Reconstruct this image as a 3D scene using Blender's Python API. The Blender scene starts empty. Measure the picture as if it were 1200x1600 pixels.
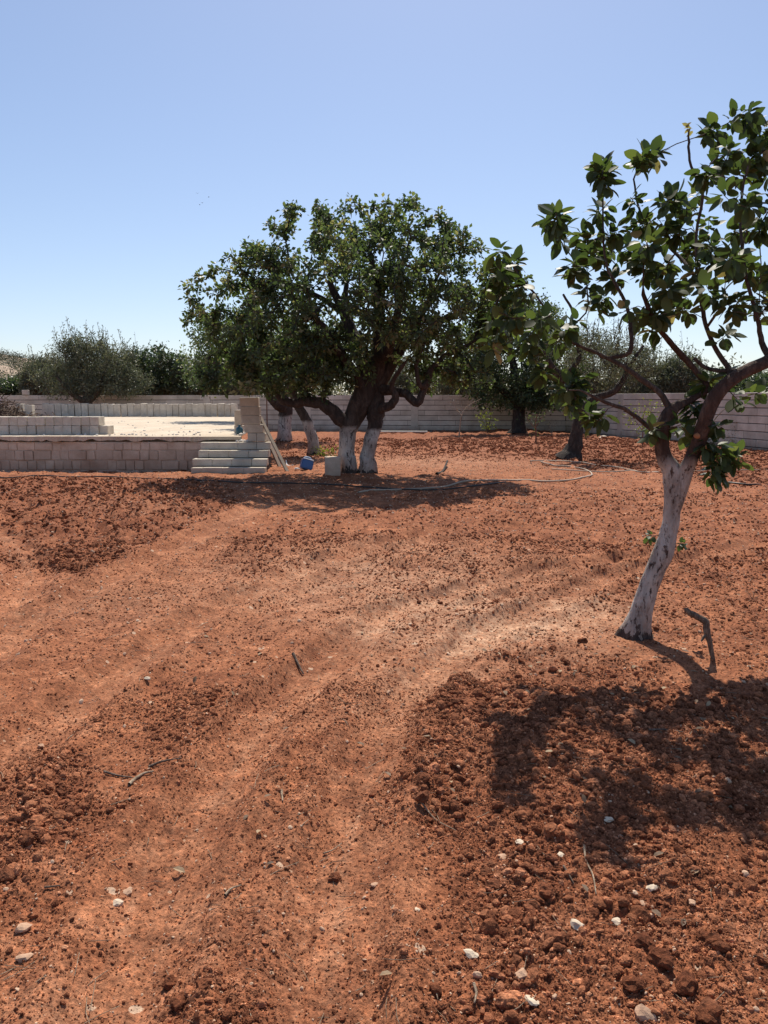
import bpy, bmesh, math, random
import numpy as np
from mathutils import Vector, Matrix
random.seed(7); rng = np.random.default_rng(7)
R = math.radians
sc = bpy.context.scene
col = sc.collection

# ------------------------------------------------------------------ camera
EYE = 1.6; PITCH = math.atan(178/1200.0); F = 1200.0
cd = bpy.data.cameras.new('camera'); cam = bpy.data.objects.new('camera', cd); col.objects.link(cam)
cd.sensor_fit = 'VERTICAL'; cd.sensor_height = 36; cd.sensor_width = 27; cd.lens = 27.0
cd.clip_start = 0.05; cd.clip_end = 6000
cam.location = (0, 0, EYE); cam.rotation_euler = (math.pi/2-PITCH, 0, 0)
sc.camera = cam
# ------------------------------------------------------------------ light
SUN_EL = 53.0; SUN_AZ = 5.0          # azimuth clockwise from +Y
w = bpy.data.worlds.new('World'); sc.world = w; w.use_nodes = True
wn = w.node_tree.nodes; wl = w.node_tree.links
sky = wn.new('ShaderNodeTexSky'); sky.sky_type = 'NISHITA'; sky.sun_disc = False
sky.sun_elevation = R(SUN_EL); sky.sun_rotation = R(SUN_AZ)
sky.altitude = 600; sky.air_density = 1.0; sky.dust_density = 0.8; sky.ozone_density = 2.2
gm = wn.new('ShaderNodeGamma'); gm.inputs[1].default_value = .84; wl.new(sky.outputs[0], gm.inputs[0])     # softer, hazier gradient
tm = wn.new('ShaderNodeMix'); tm.data_type = 'RGBA'; tm.blend_type = 'MULTIPLY'; tm.inputs[0].default_value = 1; tm.inputs[7].default_value = (.985, .988, 1.05, 1)
wl.new(gm.outputs[0], tm.inputs[6]); wl.new(tm.outputs[2], wn['Background'].inputs[0]); wn['Background'].inputs[1].default_value = 0.125
sl = bpy.data.lights.new('sun', 'SUN'); sl.energy = 4.5; sl.angle = R(0.55); sl.color = (1.0, 0.92, 0.80)
sun = bpy.data.objects.new('sun', sl); col.objects.link(sun)
sdir = Vector((math.sin(R(SUN_AZ))*math.cos(R(SUN_EL)), math.cos(R(SUN_AZ))*math.cos(R(SUN_EL)), math.sin(R(SUN_EL))))
sun.rotation_euler = sdir.to_track_quat('Z', 'Y').to_euler()
sun.location = (0, 0, 30)
vs = sc.view_settings; vs.view_transform = 'Standard'; vs.look = 'None'; vs.exposure = 0.41; vs.gamma = 1.0
vs.use_curve_mapping = False

# ------------------------------------------------------------------ pixel helpers (photo pixels -> world points)
def ray(px, py):
    c, s = math.cos(PITCH), math.sin(PITCH)
    x, y = (px-600)/F, (800-py)/F
    return Vector((x, c+y*s, -s+y*c))
def at(px, py, Y):
    r = ray(px, py); return Vector((0, 0, EYE)) + r*(Y/r.y)
def gr(px, py, z=0.0):
    r = ray(px, py); return Vector((0, 0, EYE)) + r*((z-EYE)/r.z)

# ------------------------------------------------------------------ scene helpers
def tag(o, label=None, cat=None, group=None, kind=None):
    if label: o['label'] = label
    if cat: o['category'] = cat
    if group: o['group'] = group
    if kind: o['kind'] = kind
    return o
def empty(name, loc, label, cat, group=None, rz=0):
    o = bpy.data.objects.new(name, None); col.objects.link(o)
    o.location = loc; o.rotation_euler = (0, 0, rz); o.empty_display_size = 0.1
    return tag(o, label, cat, group)
def link(name, me, parent=None, mat=None):
    o = bpy.data.objects.new(name, me); col.objects.link(o)
    if mat and not me.materials: me.materials.append(mat)
    if parent: o.parent = parent; o.matrix_parent_inverse = Matrix.Identity(4)
    return o
def npmesh(name, V, faces, smooth=False, tint=None):
    """V (n,3), faces list of (m,k) index arrays"""
    me = bpy.data.meshes.new(name)
    V = np.asarray(V, np.float32)
    if not isinstance(faces, (list, tuple)): faces = [faces]
    faces = [np.asarray(f, np.int32) for f in faces if len(f)]
    nl = sum(f.size for f in faces); nf = sum(len(f) for f in faces)
    me.vertices.add(len(V)); me.loops.add(nl); me.polygons.add(nf)
    me.vertices.foreach_set('co', V.ravel())
    me.loops.foreach_set('vertex_index', np.concatenate([f.ravel() for f in faces]))
    tot = np.concatenate([np.full(len(f), f.shape[1], np.int32) for f in faces])
    st = np.concatenate([[0], np.cumsum(tot)[:-1]]).astype(np.int32)
    me.polygons.foreach_set('loop_start', st)
    me.polygons.foreach_set('use_smooth', np.full(nf, smooth))
    if tint is not None:
        a = me.attributes.new('tint', 'FLOAT', 'POINT'); a.data.foreach_set('value', np.asarray(tint, np.float32))
    me.update(calc_edges=True)
    return me

# ------------------------------------------------------------------ numpy noise
def _h(i, j, s):
    n = (i.astype(np.int64)*374761393 + j.astype(np.int64)*668265263 + s*1442695041) & 0xffffffff
    n = ((n ^ (n >> 13))*1274126177) & 0xffffffff
    n = ((n ^ (n >> 16))*2246822519) & 0xffffffff
    return ((n ^ (n >> 15)) & 0xffffff)/float(0xffffff)
def vnoise(x, y, s=0):
    i = np.floor(x); j = np.floor(y); u = x-i; v = y-j
    u = u*u*(3-2*u); v = v*v*(3-2*v)
    a = _h(i, j, s); b = _h(i+1, j, s); c = _h(i, j+1, s); d = _h(i+1, j+1, s)
    return (a*(1-u)+b*u)*(1-v)+(c*(1-u)+d*u)*v*1.0
def fbm(x, y, s=0, o=4):
    t = 0; a = 0.5; n = 0
    for k in range(o):
        t = t+a*vnoise(x*2**k+17.3*k, y*2**k-9.1*k, s+k); n += a; a *= .5
    return t/n-0.5
def domes(x, y, s, keep=1.0):
    """heights of lumps scattered one per cell, 0..~.5 cell"""
    i0 = np.floor(x); j0 = np.floor(y); best = np.zeros_like(x)
    for di in (-1, 0, 1):
        for dj in (-1, 0, 1):
            i = i0+di; j = j0+dj
            cx = i+_h(i, j, s); cy = j+_h(i, j, s+1); r = 0.22+0.42*_h(i, j, s+2)**1.5
            on = _h(i, j, s+3) < keep
            dx = x-cx; dy = y-cy
            th = _h(i, j, s+4)*3.14; e = 0.7+0.3*_h(i, j, s+5)
            ex = dx*np.cos(th)+dy*np.sin(th); ey = (-dx*np.sin(th)+dy*np.cos(th))/e
            q = np.clip(1-(ex*ex+ey*ey)/(r*r), 0, 1)
            hh = r*np.minimum(np.sqrt(q), 0.85)*0.9*on
            best = np.maximum(best, hh)
    return best

# ------------------------------------------------------------------ ground shape
def sm(a, b, t): t = np.clip((t-a)/(b-a), 0, 1); return t*t*(3-2*t)
def poly_w(pts): return np.array([[gr(*p).x, gr(*p).y] for p in pts])
TRACKS = [(poly_w([(-160,1120),(60,960),(230,880),(360,815),(430,775)]), .20),
          (poly_w([(-100,1290),(130,1090),(320,960),(500,880),(680,830)]), .16),
          (poly_w([(150,1700),(270,1330),(420,1110),(600,960),(800,900),(1050,860)]), .15),
          (poly_w([(500,1700),(530,1350),(610,1110),(760,985),(950,905),(1180,850)]), .15),
          (poly_w([(-60,800),(20,840),(50,890),(20,960)]), .18)]
def seg_dist(x, y, P):
    best = np.full(x.shape, 1e9); sgn = np.zeros(x.shape)
    for a, b in zip(P[:-1], P[1:]):
        d = b-a; L2 = d@d
        t = np.clip(((x-a[0])*d[0]+(y-a[1])*d[1])/L2, 0, 1)
        ex = x-a[0]-t*d[0]; ey = y-a[1]-t*d[1]; q = np.hypot(ex, ey)
        m = q < best; best = np.where(m, q, best); sgn = np.where(m, d[0]*ey-d[1]*ex, sgn)
    return best, np.sign(sgn)
def inpoly(x, y, P):
    ins = np.zeros(x.shape, bool); d = np.full(x.shape, 1e9); n = len(P)
    for k in range(n):
        a = P[k]; b = P[(k+1) % n]
        c = ((a[1] > y) != (b[1] > y)) & (x < (b[0]-a[0])*(y-a[1])/((b[1]-a[1]) if b[1] != a[1] else 1e-9)+a[0])
        ins ^= c
    d, _ = seg_dist(x, y, np.vstack([P, P[:1]]))
    return np.where(ins, d, -d)          # signed, positive inside
ROUGH = [(poly_w([(690,1680),(615,1500),(570,1380),(565,1230),(640,1150),(700,1085),(800,1040),(900,995),(985,1010),(1060,1050),(1260,1080),(1400,1700)]), .40, .74),
         (poly_w([(-80,1180),(60,1150),(190,1190),(185,1260),(130,1330),(60,1420),(-80,1470)]), .2, .75),
         (poly_w([(220,1180),(215,1110),(270,1040),(350,1060),(330,1130),(300,1190)]), .10, .42),
         (poly_w([(-100,745),(340,750),(350,790),(250,840),(130,890),(50,880),(-60,820)]), .5, .9),
         (poly_w([(590,765),(860,760),(1300,770),(1300,930),(1100,940),(960,880),(700,850),(560,830)]), .6, .46),
         (poly_w([(560,860),(800,850),(1000,880),(1300,900),(1300,1120),(1040,1040),(900,960),(700,1000),(620,1060),(560,980)]), .3, .36),
         (poly_w([(430,800),(600,800),(560,870),(380,900),(300,880)]), .3, .4),
         (poly_w([(400,684),(620,674),(900,672),(1250,700),(1250,765),(960,735),(800,712),(600,700)]), 1.0, .85),
         (poly_w([(240,1600),(230,1560),(330,1520),(420,1560),(440,1680),(250,1680)]), .06, .7)]
def rough_mask(x, y):
    wob = fbm(x*1.3, y*1.3, 91, 4)
    wob2 = fbm(x*5, y*5, 97, 3)
    m = 0.20+.22*(fbm(x*2.2, y*2.2, 93, 4)+.1)
    for P, soft, amt in ROUGH:
        d = inpoly(x, y, P)
        m = np.maximum(m, amt*sm(-soft, soft, d+wob*soft*2.2+wob2*soft*1.0))
    m = np.maximum(m, (.50+.5*wob)*sm(17, 22, np.hypot(x, y)))
    m = m*(0.7+1.0*(wob2+.3))
    for P, wd in TRACKS:
        d, _ = seg_dist(x, y, P)
        m = m*(1-.6*np.exp(-(d/wd)**2))
    return np.clip(m, 0.02, 1)
MOUND = [(gr(850,1120), .6, .05), (gr(1000,1240), .5, .035), (gr(760,1180), .3, .03), (gr(1085,1020), .35, .03),
         (gr(60,1300), .3, .03), (gr(930,1010), .3, .035), (gr(800,690), 2.5, .10), (gr(950,690), 2.0, .12), (gr(810,676), 1.5, .12)]
def base_h(x, y):
    r = np.hypot(x, y)
    h = 0.055*fbm(x*.35, y*.35, 5, 3)*sm(3, 9, r)*2 + 0.035*fbm(x*1.1, y*1.1, 11, 3)
    for k, (P, wd) in enumerate(TRACKS):
        d, s = seg_dist(x, y, P)
        h = h-.042*np.exp(-(d/wd)**4)+.034*np.exp(-((d-wd*1.45)/(wd*.35))**2)*(0.4+1.2*vnoise(x*3, y*3, 60+k))
        h = h+.032*fbm(d*s*24, x*1.5+y*1.1, 85+k, 4)*np.exp(-(d/(wd*2))**2)
    for c, rad, hh in MOUND:
        q = np.hypot(x-c.x, y-c.y)/rad
        h = h+hh*np.exp(-q*q)
    # dug trench and soil berm in front of the retaining wall
    lx = sm(-3.6, -4.6, x)
    h = h+lx*(.07*np.exp(-((y-16.1)/.35)**2)-.10*np.exp(-((y-17.0)/.45)**2))
    # soil heaped along the foot of the back wall
    h = h+.05*np.exp(-((y-36.4)/.8)**2)*sm(-7, -5, x)
    # land outside the plot rises gently to the west
    h = h+sm(45, 120, y)*.3
    return h
def full_h(x, y, m=None):
    if m is None: m = rough_mask(x, y)
    r = np.hypot(x, y)
    wx = x+.02*fbm(x*9, y*9, 31, 2); wy = y+.02*fbm(x*9+5, y*9, 32, 2)
    h = base_h(x, y)
    lf = sm(60, 12, r)
    h = h+m**1.6*lf*.055*domes(wx/.12, wy/.12, 200, .16)
    h = h+m**1.2*.042*domes(wx/.055, wy/.055, 300, .38)*sm(25, 6, r)
    h = h+m**0.8*.026*domes(wx/.026, wy/.026, 400, .75)*sm(9, 4, r)
    lump = domes(wx/.017, wy/.017, 450, .6)
    h = h+(.35+.65*m)*(.013*lump+.009*domes(x/.011, y/.011, 500, .7))*sm(5.5, 3.5, r)
    h = h+m*.06*fbm(x*7, y*7, 40, 5)*lf+.010*fbm(x*25, y*25, 44, 4)*sm(14, 6, r)+.018*fbm(x*5, y*5, 47, 3)*sm(60, 20, r)
    # stretched crumbly clumps that survive further away
    h = h+(.25+m)*(.20*fbm(x*5, y*5, 610, 5)*sm(4, 8, r)+.05*domes(wx/.3, wy/.3, 600, .4)*sm(7, 12, r))*sm(60, 30, r)
    return h
def H(x, y):
    return float(full_h(np.array([float(x)]), np.array([float(y)]))[0])
def Hb(x, y):
    return float(base_h(np.array([float(x)]), np.array([float(y)]))[0])
def ong(px, py):
    p = gr(px, py)
    for _ in range(3): p = gr(px, py, Hb(p.x, p.y))
    return p

# ------------------------------------------------------------------ materials
MAT = {}
def newmat(name):
    m = bpy.data.materials.new(name); m.use_nodes = True; MAT[name] = m
    nt = m.node_tree; return m, nt, nt.nodes, nt.links, nt.nodes['Principled BSDF']
def ramp(n, l, src, stops):
    r = n.new('ShaderNodeValToRGB'); e = r.color_ramp.elements
    while len(e) < len(stops): e.new(0.5)
    for k, (p, c) in enumerate(stops):
        e[k].position = p; e[k].color = (c if len(c) == 4 else (*c, 1))
    l.new(src, r.inputs[0]); return r
def noise(n, l, vec, scale, detail=4, rough=.6, dist=0):
    t = n.new('ShaderNodeTexNoise'); t.inputs['Scale'].default_value = scale; t.inputs['Detail'].default_value = detail
    t.inputs['Roughness'].default_value = rough; t.inputs['Distortion'].default_value = dist
    if vec: l.new(vec, t.inputs['Vector'])
    return t
def mix(n, l, a, b, f, mode='MIX'):
    m = n.new('ShaderNodeMix'); m.data_type = 'RGBA'; m.blend_type = mode
    for sock, v in ((m.inputs[6], a), (m.inputs[7], b), (m.inputs[0], f)):
        if hasattr(v, 'is_linked') or hasattr(v, 'links'): l.new(v, sock)
        elif isinstance(v, (int, float)): sock.default_value = v
        else: sock.default_value = (*v, 1) if len(v) == 3 else v
    return m.outputs[2]
def mathn(n, l, op, a, b=0.0, clamp=False):
    m = n.new('ShaderNodeMath'); m.operation = op; m.use_clamp = clamp
    for k, v in enumerate((a, b)):
        if isinstance(v, (int, float)): m.inputs[k].default_value = v
        else: l.new(v, m.inputs[k])
    return m.outputs[0]
def bump(n, l, hgt, strength, dist, prev=None):
    b = n.new('ShaderNodeBump'); b.inputs['Strength'].default_value = strength; b.inputs['Distance'].default_value = dist
    l.new(hgt, b.inputs['Height'])
    if prev: l.new(prev, b.inputs['Normal'])
    return b.outputs[0]
def wpos(n): return n.new('ShaderNodeNewGeometry').outputs['Position']

def soil_material(name, clod=False):
    m, nt, n, l, p = newmat(name)
    P = wpos(n)
    n1 = noise(n, l, P, .55, 5, .6); n2 = noise(n, l, P, 6, 6, .65); n3 = noise(n, l, P, 60, 4, .7)
    n4 = noise(n, l, P, 230, 3, .7)
    base = ramp(n, l, n2.outputs[0], [(.28, (.176, .062, .031)), (.5, (.276, .106, .051)), (.72, (.37, .162, .086))]).outputs[0]
    fine = ramp(n, l, n3.outputs[0], [(.28, (.42, .38, .37)), (.48, (.95, .95, .95)), (.7, (1.75, 1.68, 1.6))]).outputs[0]
    n5 = noise(n, l, P, 17, 8, .78)
    mid = ramp(n, l, n5.outputs[0], [(.34, (.40, .36, .36)), (.47, (.92, .92, .92)), (.56, (1.08, 1.08, 1.08)), (.68, (1.9, 1.85, 1.75))]).outputs[0]
    base = mix(n, l, base, mid, .8, 'MULTIPLY')
    c = mix(n, l, base, fine, .85, 'MULTIPLY')
    fine2 = ramp(n, l, n4.outputs[0], [(.32, (.6, .57, .55)), (.5, (1, 1, 1)), (.7, (1.45, 1.42, 1.4))]).outputs[0]
    c = mix(n, l, c, fine2, .8, 'MULTIPLY')
    if clod:
        oi = n.new('ShaderNodeObjectInfo')
        a = n.new('ShaderNodeAttribute'); a.attribute_type = 'INSTANCER'; a.attribute_name = 'tone'
        tone = ramp(n, l, a.outputs['Fac'], [(0, (.55, .50, .49)), (.5, (1.0, 1.0, 1.0)), (.84, (1.5, 1.55, 1.6)), (1, (2.0, 2.5, 2.8))]).outputs[0]
        c = mix(n, l, c, tone, 1, 'MULTIPLY')
    # dusty pale zones (trodden and limed) from masks stored on the ground sheet
    a = n.new('ShaderNodeAttribute'); a.attribute_name = 'dust'
    pd = mix(n, l, (.40, .20, .11), (.66, .47, .33), n2.outputs[0])
    pd = mix(n, l, pd, fine, .7, 'MULTIPLY'); pd = mix(n, l, pd, mid, .45, 'MULTIPLY')
    if not clod:
        brk = ramp(n, l, noise(n, l, P, 26, 7, .75).outputs[0], [(.36, (.15, .15, .15)), (.55, (1, 1, 1))]).outputs[0]
        c = mix(n, l, c, pd, mathn(n, l, 'MULTIPLY', a.outputs['Fac'], brk, True))
    if not clod:
        b = n.new('ShaderNodeAttribute'); b.attribute_name = 'rough'
        rr = mix(n, l, (1.16, 1.18, 1.16), (.82, .76, .75), b.outputs['Fac'])
        big = ramp(n, l, noise(n, l, P, 1.7, 6, .7).outputs[0], [(.36, (.72, .68, .68)), (.6, (1.1, 1.1, 1.1))]).outputs[0]
        c = mix(n, l, c, big, .8, 'MULTIPLY')
        c = mix(n, l, c, rr, .9, 'MULTIPLY')
        # chalky chips and straw flecks
        v = n.new('ShaderNodeTexVoronoi'); v.inputs['Scale'].default_value = 32; l.new(P, v.inputs['Vector'])
        v.inputs['Randomness'].default_value = 1
        s1 = n.new('ShaderNodeSeparateColor'); l.new(v.outputs['Color'], s1.inputs[0])
        sel = mathn(n, l, 'GREATER_THAN', s1.outputs[0], .86)
        rad = mathn(n, l, 'MULTIPLY', s1.outputs[1], .26)
        near = mathn(n, l, 'LESS_THAN', v.outputs['Distance'], rad)
        fl = mathn(n, l, 'MULTIPLY', sel, near)
        c = mix(n, l, c, (.52, .34, .22), mathn(n, l, 'MULTIPLY', fl, .75))
        v = n.new('ShaderNodeTexVoronoi'); v.inputs['Scale'].default_value = 9; l.new(P, v.inputs['Vector'])
        s1 = n.new('ShaderNodeSeparateColor'); l.new(v.outputs['Color'], s1.inputs[0])
        sel = mathn(n, l, 'GREATER_THAN', s1.outputs[0], .8)
        rad = mathn(n, l, 'MULTIPLY', s1.outputs[1], .2)
        near = mathn(n, l, 'LESS_THAN', v.outputs['Distance'], rad)
        fl = mathn(n, l, 'MULTIPLY', sel, near)
        c = mix(n, l, c, (.60, .44, .31), mathn(n, l, 'MULTIPLY', fl, .7))
    l.new(c, p.inputs['Base Color']); p.inputs['Roughness'].default_value = .95
    p.inputs['Specular IOR Level'].default_value = .15
    b1 = bump(n, l, n3.outputs[0], .8, .012); b2 = bump(n, l, n4.outputs[0], .7, .004, b1)
    l.new(b2, p.inputs['Normal'])
    return m
soil_material('red_soil'); soil_material('red_clod', True)

def stone_mat(name, c1, c2):
    m, nt, n, l, p = newmat(name)
    a = n.new('ShaderNodeAttribute'); a.attribute_type = 'INSTANCER'; a.attribute_name = 'tone'
    o = n.new('ShaderNodeObjectInfo')
    t = noise(n, l, wpos(n), 70, 5, .7)
    f = mathn(n, l, 'ADD', mathn(n, l, 'MULTIPLY', t.outputs[0], .7), mathn(n, l, 'MULTIPLY', a.outputs['Fac'], .4), True)
    l.new(mix(n, l, c1, c2, f), p.inputs['Base Color']); p.inputs['Roughness'].default_value = .9
    l.new(bump(n, l, t.outputs[0], .6, .006), p.inputs['Normal'])
    return m
stone_mat('pale_stone', (.36, .18, .10), (.66, .48, .33))
stone_mat('chalk_stone', (.48, .36, .25), (.80, .70, .54))

def bark_mat(name, dark, light, paint_top=None, paint_h=0, scale=1.0, char=False):
    m, nt, n, l, p = newmat(name)
    P = wpos(n)
    mp = n.new('ShaderNodeMapping'); mp.inputs['Scale'].default_value = (1, 1, .35); l.new(P, mp.inputs[0])
    t = noise(n, l, mp.outputs[0], 22*scale, 6, .7, .6); t2 = noise(n, l, P, 5*scale, 4, .6)
    c = ramp(n, l, t.outputs[0], [(.3, tuple(x*.55 for x in dark)), (.5, dark), (.7, light)]).outputs[0]
    hgt = t.outputs[0]
    if paint_top is not None:
        tc = n.new('ShaderNodeTexCoord'); sx = n.new('ShaderNodeSeparateXYZ'); l.new(tc.outputs['Object'], sx.inputs[0])
        zz = mathn(n, l, 'ADD', sx.outputs[2], mathn(n, l, 'MULTIPLY', mathn(n, l, 'SUBTRACT', t2.outputs[0], .5), paint_h*.55))
        zz = mathn(n, l, 'ADD', zz, mathn(n, l, 'MULTIPLY', mathn(n, l, 'SUBTRACT', t.outputs[0], .5), paint_h*.25))
        f = ramp(n, l, mathn(n, l, 'SUBTRACT', zz, paint_top-.5), [(.47, (1, 1, 1)), (.56, (0, 0, 0))]).outputs[0]
        # dark unpainted foot, with runs
        mp2 = n.new('ShaderNodeMapping'); mp2.inputs['Scale'].default_value = (1, 1, .15); l.new(P, mp2.inputs[0])
        t3 = noise(n, l, mp2.outputs[0], 30*scale, 3, .6)
        foot = mathn(n, l, 'GREATER_THAN', mathn(n, l, 'ADD', sx.outputs[2], mathn(n, l, 'MULTIPLY', mathn(n, l, 'SUBTRACT', t3.outputs[0], .5), .22/scale)), .055/scale)
        f = mathn(n, l, 'MULTIPLY', f, foot)
        # flaked paint
        t4 = noise(n, l, mp.outputs[0], 34*scale, 5, .75)
        flk = ramp(n, l, t4.outputs[0], [(.39, (0, 0, 0)), (.46, (1, 1, 1))]).outputs[0]
        f = mathn(n, l, 'MULTIPLY', f, flk)
        pn = noise(n, l, mp.outputs[0], 14*scale, 6, .75); pn2 = noise(n, l, P, 4*scale, 3, .6)
        pc = ramp(n, l, mathn(n, l, 'ADD', mathn(n, l, 'MULTIPLY', pn.outputs[0], .6), mathn(n, l, 'MULTIPLY', pn2.outputs[0], .4)), [(.34, (.20, .16, .135)), (.44, (.38, .33, .29)), (.54, (.54, .49, .44)), (.66, (.70, .65, .59))]).outputs[0]
        spl = ramp(n, l, mathn(n, l, 'ADD', mathn(n, l, 'MULTIPLY', sx.outputs[2], 3*scale), mathn(n, l, 'MULTIPLY', t2.outputs[0], .7)), [(.45, (1, 1, 1)), (.95, (0, 0, 0))]).outputs[0]
        pc = mix(n, l, pc, (.33, .17, .10), mathn(n, l, 'MULTIPLY', spl, .55))
        c = mix(n, l, c, pc, f)
    l.new(c, p.inputs['Base Color']); p.inputs['Roughness'].default_value = .9; p.inputs['Specular IOR Level'].default_value = .25
    l.new(bump(n, l, noise(n, l, mp.outputs[0], 55*scale, 5, .7).outputs[0], .7, .012/scale, bump(n, l, hgt, 1, .035/scale)), p.inputs['Normal'])
    return m
bark_mat('painted_bark', (.085, .055, .045), (.17, .12, .095), 1.16, .12, 1.0)
bark_mat('painted_bark_big', (.065, .049, .041), (.135, .105, .086), .98, .45, .45)
bark_mat('reddish_bark', (.092, .068, .057), (.21, .165, .135))
bark_mat('dark_bark', (.055, .043, .036), (.12, .095, .078), scale=.6)
bark_mat('olive_bark', (.11, .09, .07), (.24, .20, .16), scale=.6)
bark_mat('dry_wood', (.16, .11, .08), (.36, .28, .21), scale=2)
bark_mat('pale_twig', (.38, .28, .19), (.62, .50, .36), scale=2)

def leaf_mat(name, stops, trans, rough=.42, tw=.35, spec=.5):
    m, nt, n, l, p = newmat(name)
    a = n.new('ShaderNodeAttribute'); a.attribute_name = 'tint'
    r = ramp(n, l, a.outputs['Fac'], stops)
    l.new(r.outputs[0], p.inputs['Base Color']); p.inputs['Roughness'].default_value = rough
    p.inputs['Specular IOR Level'].default_value = spec
    tr = n.new('ShaderNodeBsdfTranslucent')
    l.new(mix(n, l, r.outputs[0], trans, 1, 'MULTIPLY'), tr.inputs[0])
    ms = n.new('ShaderNodeMixShader'); ms.inputs[0].default_value = tw
    l.new(p.outputs[0], ms.inputs[1]); l.new(tr.outputs[0], ms.inputs[2])
    l.new(ms.outputs[0], n['Material Output'].inputs[0])
    return m
leaf_mat('pistachio_leaf', [(0, (.032, .048, .025)), (.5, (.056, .084, .034)), (.85, (.105, .130, .048)), (.93, (.15, .155, .07)), (1, (.40, .30, .19))], (1.6, 1.8, .85, 1), .52, .36, .3)
leaf_mat('pistachio_leaf_far', [(0, (.042, .058, .035)), (.5, (.070, .096, .050)), (.9, (.125, .150, .070)), (1, (.24, .21, .13))], (1.6, 1.85, .9, 1), .5, .40, .35)
leaf_mat('olive_leaf', [(0, (.075, .088, .055)), (.5, (.125, .138, .09)), (.9, (.20, .205, .145)), (1, (.32, .31, .24))], (1.2, 1.3, .8, 1), .5, .25)
leaf_mat('dark_leaf', [(0, (.040, .056, .034)), (.6, (.068, .090, .052)), (1, (.12, .14, .08))], (1.4, 1.7, .8, 1), .45, .28)
leaf_mat('yellow_leaf', [(0, (.10, .14, .03)), (1, (.24, .26, .07))], (1.5, 1.6, .6, 1), .5, .35)
leaf_mat('scrub', [(0, (.035, .045, .028)), (1, (.10, .11, .065))], (1.2, 1.2, .8, 1), .7, .1)
leaf_mat('dry_weed', [(0, (.25, .20, .14)), (1, (.5, .44, .34))], (1.2, 1.1, .8, 1), .7, .2)

def concrete(name, c1, c2, sc_=6, objrand=.25, stain=None):
    m, nt, n, l, p = newmat(name)
    P = wpos(n)
    o = n.new('ShaderNodeObjectInfo')
    t = noise(n, l, P, sc_, 6, .65); g = noise(n, l, P, 90, 4, .7)
    c = mix(n, l, c1, c2, ramp(n, l, t.outputs[0], [(.3, (0, 0, 0)), (.7, (1, 1, 1))]).outputs[0])
    gg = ramp(n, l, g.outputs[0], [(.3, (.72, .71, .70)), (.6, (1.08, 1.08, 1.08))]).outputs[0]
    c = mix(n, l, c, gg, .7, 'MULTIPLY')
    rr = ramp(n, l, o.outputs['Random'], [(0, (1-objrand, 1-objrand*1.05, 1-objrand*1.1)), (1, (1+objrand*.5,)*3)]).outputs[0]
    c = mix(n, l, c, rr, 1, 'MULTIPLY')
    if stain:     # splashed red soil near the ground, chips
        sx = n.new('ShaderNodeSeparateXYZ'); l.new(P, sx.inputs[0])
        zz = mathn(n, l, 'ADD', sx.outputs[2], mathn(n, l, 'MULTIPLY', mathn(n, l, 'SUBTRACT', noise(n, l, P, 2.5, 5, .7).outputs[0], .5), stain[0]*1.6))
        f = ramp(n, l, zz, [(0, (1, 1, 1)), (max(.01, stain[0]), (0, 0, 0))]).outputs[0]
        c = mix(n, l, c, stain[1], mathn(n, l, 'MULTIPLY', f, stain[2]))
    l.new(c, p.inputs['Base Color']); p.inputs['Roughness'].default_value = .92; p.inputs['Specular IOR Level'].default_value = .2
    l.new(bump(n, l, g.outputs[0], .6, .01), p.inputs['Normal'])
    return m
concrete('block_grey', (.50, .44, .36), (.70, .63, .53), 5, .14)
concrete('wall_panel', (.48, .44, .36), (.74, .69, .59), 1.6, .16, (.35, (.24, .12, .07), .6))
concrete('wall_core', (.05, .042, .038), (.10, .085, .075), 4, 0)
concrete('retaining_block', (.46, .36, .27), (.76, .64, .51), 2.2, .16, (.55, (.28, .14, .09), .55))
concrete('stair_block', (.48, .42, .34), (.68, .61, .51), 3, .14, (.22, (.30, .17, .10), .5))
concrete('slab_concrete', (.50, .40, .295), (.68, .585, .46), 1.1, 0)
concrete('limestone', (.6, .55, .5), (.8, .76, .7), 3, .1)
def plain(name, c, rough=.5, v=.15):
    m, nt, n, l, p = newmat(name)
    t = noise(n, l, wpos(n), 18, 4, .6)
    l.new(mix(n, l, tuple(x*(1-v) for x in c), tuple(min(1, x*(1+v)) for x in c), t.outputs[0]), p.inputs['Base Color'])
    p.inputs['Roughness'].default_value = rough; return m
plain('blue_plastic', (.05, .14, .36), .35); plain('light_blue_plastic', (.45, .55, .70), .4)
plain('teal_plastic', (.02, .09, .13), .35); plain('black_hose', (.03, .027, .025), .5)
plain('tan_hose', (.40, .30, .21), .6); plain('white_plastic', (.75, .73, .7), .5); plain('bird_feather', (.05, .05, .06), .8)
plain('wood_plank', (.26, .20, .15), .8, .3); plain('sawn_wood', (.36, .17, .08), .8, .3); plain('rust', (.16, .07, .04), .8, .3)

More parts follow.
